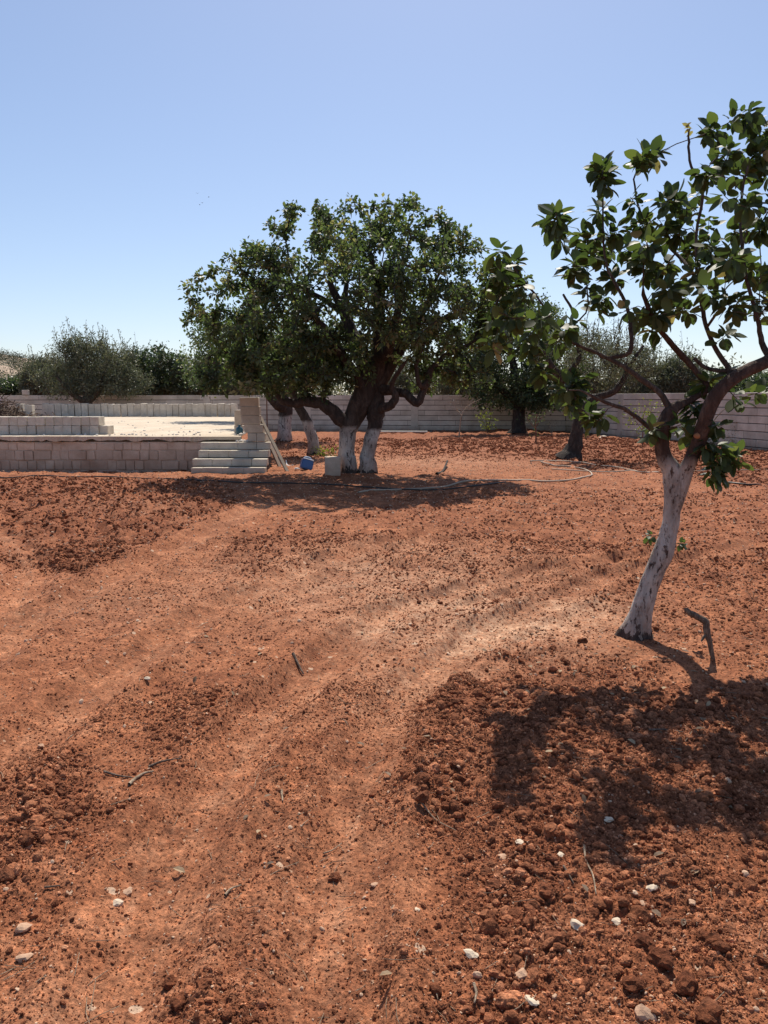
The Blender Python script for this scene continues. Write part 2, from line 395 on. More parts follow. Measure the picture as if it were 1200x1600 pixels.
# ------------------------------------------------------------------ GROUND SHEET
def build_ground():
    fine = np.linspace(-R(31), R(31), 681)
    outer = R(31)+(np.linspace(0, 1, 46)[1:]**1.6)*(math.pi-R(31))
    ang = np.concatenate([-outer[::-1], fine, outer[:-1]])      # closes on itself at pi
    rs = [0.02, .4, .8, 1.1]; r = 1.3
    while r < 44:
        rs.append(r); r += max(.0036, r*r/1050.)
    rs += [46, 50, 56, 64, 75, 90, 120, 170, 260, 400, 700, 1200, 2200, 4000]
    rs = np.array(rs)
    A, RR = np.meshgrid(ang, rs)
    X = RR*np.sin(A); Y = RR*np.cos(A)
    x = X.ravel(); y = Y.ravel()
    m = rough_mask(x, y)
    z = full_h(x, y, m)
    # sink under the terrace
    c1, c2 = TER
    z = np.where((y > 17.62) & (y < 35.4) & (x < -3.35-(y-17.6)*.19) & (x > -16), -.3, z)
    V = np.stack([x, y, z], 1)
    na, nr = len(ang), len(rs)
    j = np.arange(nr-1)[:, None]*na; i = np.arange(na)[None, :]; i2 = (i+1) % na
    f = np.stack([j+i, j+i2, j+na+i2, j+na+i], -1).reshape(-1, 4)[:, ::-1]
    me = npmesh('ground', V, f, True)
    # dust mask: albedo of trodden, limed soil
    d = np.zeros_like(x)
    for (px, py, sx, sy, a) in [(740, 965, .9, .9, 1.0), (650, 1060, .6, .6, .4), (620, 900, 1.6, 1.5, .5), (880, 950, .6, .4, .8), (660, 720, 2.6, 2.4, .30),
                                (200, 790, .8, .8, .25), (230, 930, 1.2, .9, .2), (420, 1400, .35, .5, .12), (80, 1580, .4, .2, .15)]:
        c = gr(px, py); q = ((x-c.x)/sx)**2+((y-c.y)/sy)**2
        d = np.maximum(d, a*np.exp(-q))
    d = d*(.55+1.5*(fbm(x*2.5, y*2.5, 71, 5)+.35))*(.55+1.3*(fbm(x*16, y*16, 72, 3)+.3))
    for P, wd in TRACKS:
        q, sg = seg_dist(x, y, P); d = np.maximum(d, (.09+.42*np.clip(fbm(q*sg*22, x*1.2+y*.8, 83, 4), 0, 1))*np.exp(-(q/(wd*1.2))**2))
    d = np.clip(d, 0, .95)*(1-.5*m)
    at_ = me.attributes.new('dust', 'FLOAT', 'POINT'); at_.data.foreach_set('value', d.astype(np.float32))
    at_ = me.attributes.new('rough', 'FLOAT', 'POINT'); at_.data.foreach_set('value', m.astype(np.float32))
    o = link('ground', me, None, MAT['red_soil']); tag(o, kind='structure')
TER = ((-15.0, 17.4), (-3.2, 36.5))
build_ground()

# hill far to the left, above the back wall
def build_hill():
    nx, ny = 120, 40
    xs = np.linspace(-900, -60, nx); ys = np.linspace(330, 700, ny)
    X, Y = np.meshgrid(xs, ys); x = X.ravel(); y = Y.ravel()
    prof = sm(-90, -330, x)*sm(330, 420, y)
    z = -1.5+prof*(37+9*fbm(x*.006, y*.006, 3, 4))
    V = np.stack([x, y, z], 1)
    j = np.arange(ny-1)[:, None]*nx; i = np.arange(nx-1)[None, :]
    f = np.stack([j+i, j+i+1, j+nx+i+1, j+nx+i], -1).reshape(-1, 4)
    m, nt, n, l, p = newmat('hill_soil')
    t = noise(n, l, wpos(n), .05, 6, .7)
    l.new(ramp(n, l, t.outputs[0], [(.38, (.13, .13, .085)), (.5, (.30, .22, .15)), (.65, (.45, .34, .25))]).outputs[0], p.inputs['Base Color'])
    p.inputs['Roughness'].default_value = 1
    tag(link('hill', npmesh('hill', V, f, True), None, m), kind='structure')
    # scrub as many small leaf clumps
    N = 5200; sx = rng.uniform(-420, -120, N); sy = rng.uniform(335, 600, N)
    pr = sm(-90, -330, sx)*sm(330, 420, sy); sz = -1.5+pr*(37+9*fbm(sx*.006, sy*.006, 3, 4))
    pts = np.stack([sx, sy, sz], 1)
    keep = fbm(sx*.02, sy*.02, 8, 3) > -.12
    pts = pts[keep]
    K = 14; c = np.repeat(pts, K, 0)+rng.normal(0, 1, (len(pts)*K, 3))*np.array([2.4, 2.4, 1.3])+np.array([0, 0, 1.4])
    V, f, t = leaf_cloud(c, .9, .6, 1, flat=.2)
    tag(link('scrub', npmesh('scrub', V, [f], False, t), None, MAT['scrub']), 'low dark scrub dotted over the far hillside at left', 'scrub', kind='stuff')

# ------------------------------------------------------------------ leaves
def rot_basis(n, up_bias=.3):
    """random orthonormal frames: d = leaf axis, s = side, u = normal"""
    d = rng.normal(0, 1, (n, 3)); d /= np.linalg.norm(d, axis=1)[:, None]
    return frame(d, up_bias)
def frame(d, up_bias=.3):
    n = len(d)
    u = rng.normal(0, 1, (n, 3)); u[:, 2] += up_bias*4
    s = np.cross(d, u); s /= np.linalg.norm(s, axis=1)[:, None]+1e-9
    u = np.cross(s, d)
    return d, s, u
T_DIAMOND = (np.array([[0, 0, 0], [.5, -.5, .12], [1, 0, 0], [.5, .5, .12]], float), np.array([[0, 1, 2], [0, 2, 3]]))
T_OVAL = (np.array([[0, 0, 0], [.3, -.42, .1], [.72, -.36, .07], [1, 0, -.08], [.72, .36, .07], [.3, .42, .1], [.5, 0, 0]], float),
          np.array([[0, 1, 6], [1, 2, 6], [2, 3, 6], [3, 4, 6], [4, 5, 6], [5, 0, 6]]))
def leaf_cloud(c, L, W, seed=1, flat=.3, dirs=None, tmpl=T_DIAMOND, tint=None, up=.3):
    n = len(c)
    if dirs is None: d, s, u = rot_basis(n, up)
    else: d, s, u = frame(dirs, up)
    sc_ = rng.uniform(.65, 1.25, n)
    tv, tf = tmpl
    V = (c[:, None, :] + (tv[None, :, 0:1]*L*sc_[:, None, None])*d[:, None, :]
         + (tv[None, :, 1:2]*W*sc_[:, None, None])*s[:, None, :] + (tv[None, :, 2:3]*L*sc_[:, None, None])*u[:, None, :])
    f = tf[None]+(np.arange(n)*len(tv))[:, None, None]
    if tint is None: tint = rng.random(n)
    return V.reshape(-1, 3), f.reshape(-1, 3), np.repeat(tint, len(tv))

# ------------------------------------------------------------------ tree skeletons
class Skel:
    def __init__(s): s.p = []; s.par = []; s.r = []; s.dir = []; s.painted = []
    def add(s, p, par, r=None):
        p = np.array(p, float); s.p.append(p); s.par.append(par); s.r.append(r)
        d = p-s.p[par] if par >= 0 else np.array([0, 0, 1.]); s.dir.append(d/(np.linalg.norm(d)+1e-9))
        return len(s.p)-1
    def path(s, pts, par=-1, sub=4, jit=0.0):
        """pts: list of (vec, radius); Catmull-Rom; starts at node par when given; returns node ids at the control points"""
        P = [np.array(a[0], float) for a in pts]; Rr = [a[1] for a in pts]
        if par >= 0: P = [s.p[par]]+P; Rr = [s.r[par] if s.r[par] and s.r[par] < Rr[0]*1.6 else Rr[0]*1.25]+Rr
        ids = []; cur = par
        if par < 0: cur = s.add(P[0], -1, Rr[0]); ids.append(cur)
        for k in range(len(P)-1):
            a = P[k-1] if k > 0 else 2*P[k]-P[k+1]; b = P[k]; c = P[k+1]; d = P[k+2] if k+2 < len(P) else 2*c-b
            for q in range(1, sub+1):
                t = q/sub
                v = .5*((2*b)+(-a+c)*t+(2*a-5*b+4*c-d)*t*t+(-a+3*b-3*c+d)*t**3)
                if jit and q < sub: v = v+rng.normal(0, jit, 3)
                cur = s.add(v, cur, Rr[k]*(1-t)+Rr[k+1]*t)
            ids.append(cur)
        return ids
    def grow(s, targets, step, jit=.06, lo=0, sag=0.15, minrad=None):
        T = np.array(targets); P = np.array(s.p)
        dd = np.array([np.min(np.linalg.norm(P-t, axis=1)) for t in T])
        tips = []
        for k in np.argsort(dd):
            t = T[k]; P = np.array(s.p[lo:]); D = np.array(s.dir[lo:])
            v = t-P; L = np.linalg.norm(v, axis=1)+1e-6
            cosa = np.sum(v*D, 1)/L
            cost = L*(1.45-.45*cosa)
            b = int(np.argmin(cost))+lo; p0 = s.p[b]; L0 = np.linalg.norm(t-p0)
            n = max(2, int(math.ceil(L0/step)))
            c = p0+s.dir[b]*L0*.35+rng.normal(0, jit*L0*.8, 3)+np.array([0, 0, sag*L0*.3])
            cur = b
            for q in range(1, n+1):
                u = q/n; x = (1-u)**2*p0+2*u*(1-u)*c+u*u*t
                if q < n: x = x+rng.normal(0, jit*step*.6, 3)
                cur = s.add(x, cur)
            tips.append(cur)
        return tips
    def finish(s, rtip, power=.5, cap=1e9):
        n = len(s.p); cnt = [0]*n; kids = [[] for _ in range(n)]
        for i in range(n):
            if s.par[i] >= 0: kids[s.par[i]].append(i)
        order = range(n-1, -1, -1)
        for i in order:
            if not kids[i]: cnt[i] = 1
            if s.par[i] >= 0: cnt[s.par[i]] += cnt[i]
        s.rad = [(s.r[i] if s.r[i] else min(cap, rtip*cnt[i]**power)) for i in range(n)]
        for i in range(n):
            if s.par[i] >= 0 and not s.r[i]: s.rad[i] = min(s.rad[i], s.rad[s.par[i]]*.96)
        s.kids = kids
        chains = []; stack = [(i, None) for i in range(n) if s.par[i] < 0]
        while stack:
            i, frm = stack.pop()
            ch = [] if frm is None else [frm]
            while True:
                ch.append(i)
                ks = sorted(kids[i], key=lambda k: -(s.rad[k]*(1.0+.6*float(np.dot(s.dir[k], s.dir[i])))))
                if not ks: break
                for k in ks[1:]: stack.append((k, i))
                i = ks[0]
            chains.append(ch)
        chains.sort(key=lambda c: -s.rad[c[min(1, len(c)-1)]])
        return chains
def tube(P, Rr, sides, wob=0.0, seed=0, flare=None, off=0):
    P = np.asarray(P, float); n = len(P)
    T = np.gradient(P, axis=0); T /= np.linalg.norm(T, axis=1)[:, None]+1e-9
    u = np.array([1., 0, 0]) if abs(T[0][0]) < .9 else np.array([0, 1., 0])
    th = np.arange(sides)*2*math.pi/sides; V = []
    for k in range(n):
        u = u-T[k]*(u@T[k]); u /= np.linalg.norm(u); v = np.cross(T[k], u)
        r = np.full(sides, Rr[k])
        if wob:
            z = P[k][2]*2.0/max(.05, Rr[0])*.12
            r = r*(1+wob*(.5*np.sin(3*th+seed+z*.7)+.35*np.sin(5*th+seed*2-z*1.3)+.3*np.sin(2*th-seed+z*2.1)+.25*np.sin(8*th+z*.8)))
        if flare is not None: r = r*(1+flare[k]*(.55+.45*np.sin(4*th+seed)+.25*np.sin(7*th+seed*3)))
        V.append(P[k]+np.outer(np.cos(th)*r, u)+np.outer(np.sin(th)*r, v))
    V.append(P[-1:]+T[-1]*Rr[-1]*.6); V = np.vstack(V)
    j = np.arange(n-1)[:, None]*sides; i = np.arange(sides)[None, :]; i2 = (i+1) % sides
    q = np.stack([j+i, j+i2, j+sides+i2, j+sides+i], -1).reshape(-1, 4)+off
    b = (n-1)*sides; k = np.arange(sides)
    t = np.stack([b+k, b+(k+1) % sides, np.full(sides, n*sides)], -1)+off
    return V, q, t
def tubes_mesh(name, items):
    Vs, Q, Tt = [], [], []; off = 0
    for P, Rr, sides in items:
        V, q, t = tube(P, Rr, sides, off=off); Vs.append(V); Q.append(q); Tt.append(t); off += len(V)
    return npmesh(name, np.vstack(Vs), [np.vstack(Q), np.vstack(Tt)], True)

def build_tree(name, label, cat, base, sk, chains, ntrunk, nbranch, mats, group=None, tsides=14, wob=.12, flare=(.5, .12), bsides=8, tw=4):
    """base: world location; skeleton in world coordinates"""
    root = empty(name, base, label, cat, group); o3 = np.array(base)
    for k, ch in enumerate(chains[:ntrunk]):
        P = np.array([sk.p[i] for i in ch])-o3; Rr = [sk.rad[i] for i in ch]
        # cut the thin end off the trunk chain and leave it to the twigs
        fl = [flare[0]*math.exp(-max(0, p[2])/flare[1]) for p in P]
        V, q, t = tube(P, Rr, tsides, wob, seed=k*1.7+len(name), flare=fl)
        link('trunk', npmesh('trunk', V, [q, t], True), root, MAT[mats[0]])
    for k, ch in enumerate(chains[ntrunk:ntrunk+nbranch]):
        P = np.array([sk.p[i] for i in ch])-o3; Rr = [sk.rad[i] for i in ch]; Rr[0] = min(Rr[0], Rr[1]*1.15)
        V, q, t = tube(P, Rr, bsides, wob*.7, seed=k)
        link('branch', npmesh('branch', V, [q, t], True), root, MAT[mats[0] if P[0][2] < 1.4 else mats[1]])
    it = []
    for ch in chains[ntrunk+nbranch:]:
        P = np.array([sk.p[i] for i in ch])-o3; Rr = [sk.rad[i] for i in ch]; Rr[0] = Rr[1] if len(Rr) > 1 else Rr[0]
        it.append((P, Rr, tw if Rr[0] < .03 else tw+1))
    if it:
        o = link('twigs', tubes_mesh('twigs', it), root, MAT[mats[1]]); tag(o, kind='stuff')
    return root
def add_foliage(root, c, L, W, mat, dirs=None, tmpl=T_DIAMOND, tint=None, up=.3, name='foliage'):
    V, f, t = leaf_cloud(c-np.array(root.location), L, W, dirs=dirs, tmpl=tmpl, tint=tint, up=up)
    o = link(name, npmesh(name, V, [f], False, t), root, MAT[mat]); tag(o, kind='stuff'); return o
def sample_lumps(lumps, n, shell=.55):
    """lumps: (center vec, rx, ry, rz, weight)"""
    wts = np.array([l[1]*l[2]*l[3]*l[4] for l in lumps])**.75; wts /= wts.sum()
    k = rng.choice(len(lumps), n, p=wts)
    d = rng.normal(0, 1, (n, 3)); d /= np.linalg.norm(d, axis=1)[:, None]
    r = (shell**3+(1-shell**3)*rng.random(n))**(1/3)
    C = np.array([list(l[0]) for l in lumps])[k]; S = np.array([[l[1], l[2], l[3]] for l in lumps])[k]
    return C+d*r[:, None]*S

build_hill()

# ------------------------------------------------------------------ blocks, walls, terrace
_bm = {}
def block_mesh(dx, dy, dz, bev=.008, var=0, jag=0.004):
    """box centred in x,y, standing on z=0, edges chamfered and slightly uneven"""
    key = (round(dx, 3), round(dy, 3), round(dz, 3), var, bev)
    if key in _bm: return _bm[key]
    bm = bmesh.new(); bmesh.ops.create_cube(bm, size=1)
    rr = random.Random(hash(key) & 0xffff)
    for v in bm.verts: v.co = Vector((v.co.x*dx, v.co.y*dy, (v.co.z+.5)*dz))
    if bev: bmesh.ops.bevel(bm, geom=list(bm.edges), offset=bev, segments=1, affect='EDGES', profile=.5)
    for v in bm.verts: v.co += Vector([rr.uniform(-jag, jag) for _ in range(3)])
    me = bpy.data.meshes.new('block'); bm.to_mesh(me); bm.free(); _bm[key] = me
    return me
def put(name, me, loc, parent, mat, rz=0, rx=0, ry=0):
    o = link(name, me, parent, MAT[mat]); o.location = loc; o.rotation_euler = (rx, ry, rz); return o
def box_bm(bm, x0, x1, y0, y1, z0, z1):
    vs = [bm.verts.new(p) for p in ((x0,y0,z0),(x1,y0,z0),(x1,y1,z0),(x0,y1,z0),(x0,y0,z1),(x1,y0,z1),(x1,y1,z1),(x0,y1,z1))]
    for f in ((0,3,2,1),(4,5,6,7),(0,1,5,4),(1,2,6,5),(2,3,7,6),(3,0,4,7)): bm.faces.new([vs[i] for i in f])
def box_mesh(name, *b):
    bm = bmesh.new(); box_bm(bm, *b); me = bpy.data.meshes.new(name); bm.to_mesh(me); bm.free(); return me

def boundary_wall(A, B, top, label, ncourse=8, clen=1.2, cap_first=0, posts=(), vert_rows=()):
    A = Vector(A); B = Vector(B); d = B-A; L = d.length; ang = math.atan2(d.y, d.x)
    root = empty('boundary_wall', (A.x, A.y, 0), label, 'wall', rz=ang)
    ch = (top+.16)/ncourse; T = .2
    me = box_mesh('mortar_core', 0, L, -T/2+.012, T/2-.012, -.3, top-.01)
    put('mortar_core', me, (0, 0, 0), root, 'wall_core')
    segs = [0]+sorted(posts)+[L]
    for k in range(ncourse):
        z = -.16+k*ch; x = -clen*.5*(k % 2)
        cuts = []
        cl = .22 if k in vert_rows else clen
        while x < L:
            a = max(0, x); b = min(L, x+cl*(1 if k in vert_rows else random.uniform(.92, 1.08)))
            if b-a > .1: cuts.append((a, b))
            x = b if b > x else x+cl
        for a, b in cuts:
            w_ = round((b-a)/.05)*.05 if b < L else b-a
            g = .010
            zt = ch-.024
            me = block_mesh(1.0, T+.004+random.choice((0, .006, .012)), zt, .006, random.randint(0, 3), .003)
            o = put('panel', me, ((a+b)/2, random.uniform(-.004, .004), z), root, 'wall_panel')
            o.scale = ((b-a-g), 1, 1)
    for x in posts:
        me = block_mesh(.34, T+.06, top+.14, .01, 9)
        put('post', me, (x, 0, -.16), root, 'wall_panel')
    return root
CORNER = (8.55, 36.2)
WL = 36.2+.8
bw = boundary_wall((-19.2, 39.3, 0), (CORNER[0], CORNER[1], 0), 1.76, 'long grey block wall across the back of the plot behind the trees',
                   posts=(5.2, 10.6, 15.6, 20.8, 24.2))
rd = Vector((11.85-8.55, 23.7-36.2, 0)).normalized()
rb = Vector((8.55, 36.2, 0))+rd*.12
re_ = rb+rd*19.5
rw = boundary_wall(rb, re_, 1.80, 'grey block wall running toward the camera along the right side of the plot', posts=(4.6, 9.6, 15.0), vert_rows=(1,))
# loose things on the walls
def thing_block(name, me, loc, mat, label, cat, rz=0, group=None, rx=0, ry=0):
    o = put(name, me, loc, None, mat, rz, rx, ry); tag(o, label, cat, group); return o
pt = at(41, 617, 39.1)
thing_block('concrete_block', block_mesh(.3, .2, .24, .01, 1), (pt.x, 39.05, 1.762), 'block_grey', 'single concrete block standing on top of the back wall at far left', 'block')
pt = rb+rd*((re_-rb).length*.53); 
thing_block('concrete_block', block_mesh(.62, .22, .16, .01, 2), (pt.x, pt.y, 1.803), 'block_grey', 'long concrete block lying on top of the right wall above the small sapling', 'block', rz=math.atan2(rd.y, rd.x))

# terrace
TX0, TX1, TY0, TY1, TZ = -15.0, -3.22, 17.4, 35.6, .765
def edge_x(y): return TX1-(y-TY0)*.185
def build_terrace():
    nx, ny = 620, 60
    V = []; 
    xs = np.linspace(0, 1, nx); ys = np.concatenate([[0], np.linspace(.012, 1, ny-1)])
    top = []
    for v in ys:
        y = TY0+(TY1-TY0)*v
        x = TX0+(edge_x(y)-TX0)*xs
        yy = np.full(nx, y)
        if v == 0: yy = yy-.05+(.10*fbm(x*2.2, x*0, 77, 5)+.13*fbm(x*9, x*0, 78, 4))*sm(-3.6, -4.4, x)
        zz = TZ+.012*fbm(x*.7, yy*.7, 55, 4)-(.02 if v == 0 else 0)
        top.append(np.stack([x, yy, zz], 1))
    top = np.concatenate(top); n = nx*ny
    fr = top[:nx].copy(); fr[:, 2] -= .07+.10*(fbm(fr[:, 0]*5, fr[:, 0]*0, 5, 5)+.2)*sm(-3.5, -4.2, fr[:, 0]); 
    fr2 = fr.copy(); fr2[:, 1] = TY0+.3
    V = np.vstack([top, fr, fr2])
    j = np.arange(ny-1)[:, None]*nx; i = np.arange(nx-1)[None, :]
    f = np.stack([j+i, j+i+1, j+nx+i+1, j+nx+i], -1).reshape(-1, 4)
    i = np.arange(nx-1)
    f2 = np.stack([n+i, n+i+1, i+1, i], -1); f3 = np.stack([n+nx+i, n+nx+i+1, n+i+1, n+i], -1)
    tag(link('terrace_slab', npmesh('terrace_slab', V, [np.vstack([f, f2, f3])], False), None, MAT['slab_concrete']), kind='structure')
    # soil and rubble core under the slab
    bm = bmesh.new()
    pts = [(TX0, TY0+.3), (TX1-.05, TY0+.3), (edge_x(TY1)-.02, TY1), (TX0, TY1)]
    lo = [bm.verts.new((p[0], p[1], -.3)) for p in pts]; hi = [bm.verts.new((p[0], p[1], TZ-.03)) for p in pts]
    for k in range(4): bm.faces.new([lo[k], lo[(k+1) % 4], hi[(k+1) % 4], hi[k]])
    me = bpy.data.meshes.new('terrace_core'); bm.to_mesh(me); bm.free()
    tag(link('terrace_core', me, None, MAT['retaining_block']), kind='structure')
build_terrace()
rwall = empty('retaining_wall', (-9, TY0, 0), 'low weathered block retaining wall holding up the pale concrete terrace', 'wall')
put('mortar_core', box_mesh('mortar_core', -6, 5.75, .02, .28, -.3, .62), (0, 0, 0), rwall, 'retaining_block')
for k in range(4):
    x = -6+.1*(k % 2); z = -.24+k*.225
    while x < 5.75:
        w_ = random.choice((.2, .2, .21, .4)) if k < 3 else random.choice((.2, .4))
        ww = min(w_, 5.78-x)
        if ww > .06 and random.random() > .012:
            o = put('block', block_mesh(round(ww-.01, 2), .2, .213 if k < 3 else .165, .012, random.randint(0, 3), .008), (x+ww/2, .1+random.uniform(-.012, .012), z), rwall, 'retaining_block')
        x += ww
# stairs
st = empty('block_stairs', (-3.2, 16.2, 0), 'four-step stair of pale concrete blocks leading up to the terrace', 'stairs')
xl, xr = at(299, 740, 16.2).x+3.2, at(414, 740, 16.2).x+3.2
for k in range(4):
    y0 = .3*k; z0 = .162*k-.01
    x = xl + random.uniform(-.02, .02)
    if k == 1: x -= .04
    ws = [.39]*3+[.30] if k % 2 else [.2, .39, .39, .39]
    tot = sum(ws); f_ = (xr-x)/tot
    for wv in ws:
        ww = wv*f_
        put('block', block_mesh(round(ww-.005, 2), .30, .150, .007, random.randint(0, 3), .003), (x+ww/2, y0+.15+random.uniform(-.006, .006), z0), st, 'stair_block')
        x += ww
    if k < 3:   # fill behind under upper steps
        put('fill', box_mesh('fill', xl+.03, xr-.03, y0+.31, 1.18, z0-.2 if k == 0 else z0, z0+.14), (0, 0, 0), st, 'wall_core')
# pillar of stacked blocks
px0 = at(380, 700, 17.3).x
pil = empty('block_pillar', (px0+.2, 17.3, .64), 'tall single column of stacked concrete blocks beside the stair', 'pillar')
for k in range(5):
    xo = (.12, .06, .0, -.01, -.03)[k]
    z0 = .196*k
    if k == 0:
        for q in (0, 1): put('block', block_mesh(.195, .2, .185, .008, 4+q), (xo-.1+.2*q, 0, z0), pil, 'stair_block')
    else:
        put('block', block_mesh(.42-.01*(k == 2), .2, .188, .008, k), (xo, random.uniform(-.02, .02), z0), pil, 'stair_block', rz=random.uniform(-.03, .03))
ORD = 'first second third fourth fifth sixth seventh eighth ninth tenth eleventh twelfth thirteenth fourteenth fifteenth sixteenth seventeenth eighteenth nineteenth twentieth twenty-first twenty-second twenty-third twenty-fourth twenty-fifth twenty-sixth twenty-seventh twenty-eighth twenty-ninth thirtieth'.split()
# front stacked row on the terrace (left)
GF = 'concrete blocks stacked in two courses at the front left of the terrace'
bw_ = .205; x_end = at(167, 670, 17.75).x
for q in range(13):
    x = x_end-bw_/2-q*bw_*1.01
    h = .20
    o = thing_block('concrete_block', block_mesh(bw_-.006, .39, h, .008, q % 5, .004), (x, 18.0+random.uniform(-.02, .02), TZ+.004), 'block_grey',
                    'rightmost low concrete block of the front terrace stack, nothing on it' if q == 0 else '%s block from the right end in the bottom course of the front terrace stack' % ORD[q], 'block', rz=random.uniform(-.02, .02), group=None if q == 0 else GF+', bottom course')
    if q > 0:
        o = thing_block('concrete_block', block_mesh(bw_-.006, .39, h, .008, (q+2) % 5, .004), (x+.01, 18.0+random.uniform(-.02, .02), TZ+.004+h+.004), 'block_grey',
                        '%s block from the right end in the top course of the front terrace stack' % ORD[q-1], 'block', rz=random.uniform(-.02, .02), group=GF+', top course')
# back row standing on end along the far edge
x = at(68, 640, 35.2).x; x1 = at(362, 640, 35.2).x; q = 0
while x < x1:
    wv = random.choice((.27, .28, .29, .3)); hh = .56+random.choice((0, 0, 0, .02, .03))
    if True:
        thing_block('concrete_block', block_mesh(wv-.008, .2, hh, .012, q % 6, .01), (x+wv/2, 35.15+random.uniform(-.03, .03), TZ+.006), 'block_grey',
                    '%s upright block from the left end of the long row at the far terrace edge' % ORD[q], 'block', group='upright blocks in a row at the far edge of the terrace', ry=random.uniform(-.012, .012))
    x += wv+(.035 if random.random() < .1 else .004); q += 1
# blocks at right end of the row, near the pillar
a = at(372, 668, 17.95)
thing_block('concrete_block', block_mesh(.17, .39, .36, .012, 7), (at(374, 650, 18.6).x, 18.6, TZ+.006+.19), 'block_grey', 'pale upright block catching the sun behind the block pillar', 'block')
thing_block('concrete_block', block_mesh(.19, .39, .185, .012, 8), (at(374, 650, 18.6).x, 18.6, TZ+.004), 'block_grey', 'flat block under the pale upright one behind the pillar', 'block')
# debris heap of three blocks at far left back
for k, (px, Y, z, ww, hh, lab) in enumerate([(36, 33.5, 0, .42, .3, 'concrete block lying low beside the brushwood pile on the terrace'),
                                     (33, 33.9, .31, .3, .27, 'hollow-looking block set on the low block by the brushwood pile'),
                                     (47, 33.3, 0, .32, .54, 'upright chipped block at the right end of the brushwood pile')]):
    thing_block('concrete_block', block_mesh(ww, .3, hh, .02, 20+k, .012), (at(px, 640, Y).x, Y, TZ+.004+z), 'block_grey', lab, 'block')
# wall stub, sunlit, at far left
sw = empty('wall_stub', (at(0, 640, 37).x-.4, 37.0, TZ*0), 'short pale stone wall stub at the far left edge behind the brushwood', 'wall')
for k in range(7):
    put('block', block_mesh(1.1, .3, .245, .015, 30+k, .01), (0, 0, -.05+.25*k+.02), sw, 'limestone')

def tube_obj(name, pts, r, mat, parent=None, sides=6, taper=None, smooth=4):
    s = Skel(); s.path([(p, r if taper is None else r*(1-(1-taper)*i/(len(pts)-1))) for i, p in enumerate(pts)], -1, smooth)
    V, q, t = tube(s.p, s.r, sides)
    return link(name, npmesh(name, V, [q, t], True), parent, MAT[mat])
# brushwood pile
bp = at(-8, 652, 33); 
it = []
for k in range(420):
    u = rng.normal(0, 1, 2)*np.array([.75, .5]); h = max(.02, 1.15*math.exp(-(u[0]**2*1.4+u[1]**2*2)))*random.random()
    c = np.array([u[0], u[1], h]); d = rng.normal(0, 1, 3)*np.array([1, 1, .45]); d /= np.linalg.norm(d); L = random.uniform(.2, .6)
    mid = c+rng.normal(0, .05, 3); a_ = c-d*L; b_ = c+d*L
    for v in (a_, mid, b_): v[2] = max(v[2], .01)
    it.append((np.array([a_, mid, b_]), [.018, .016, .008], 4))
o = link('brushwood_pile', tubes_mesh('brushwood_pile', it), None, MAT['dry_wood']); o.location = (bp.x, 33, TZ+.01)
tag(o, 'tangled pile of cut brown brushwood on the terrace at far left', 'brushwood', kind='stuff')

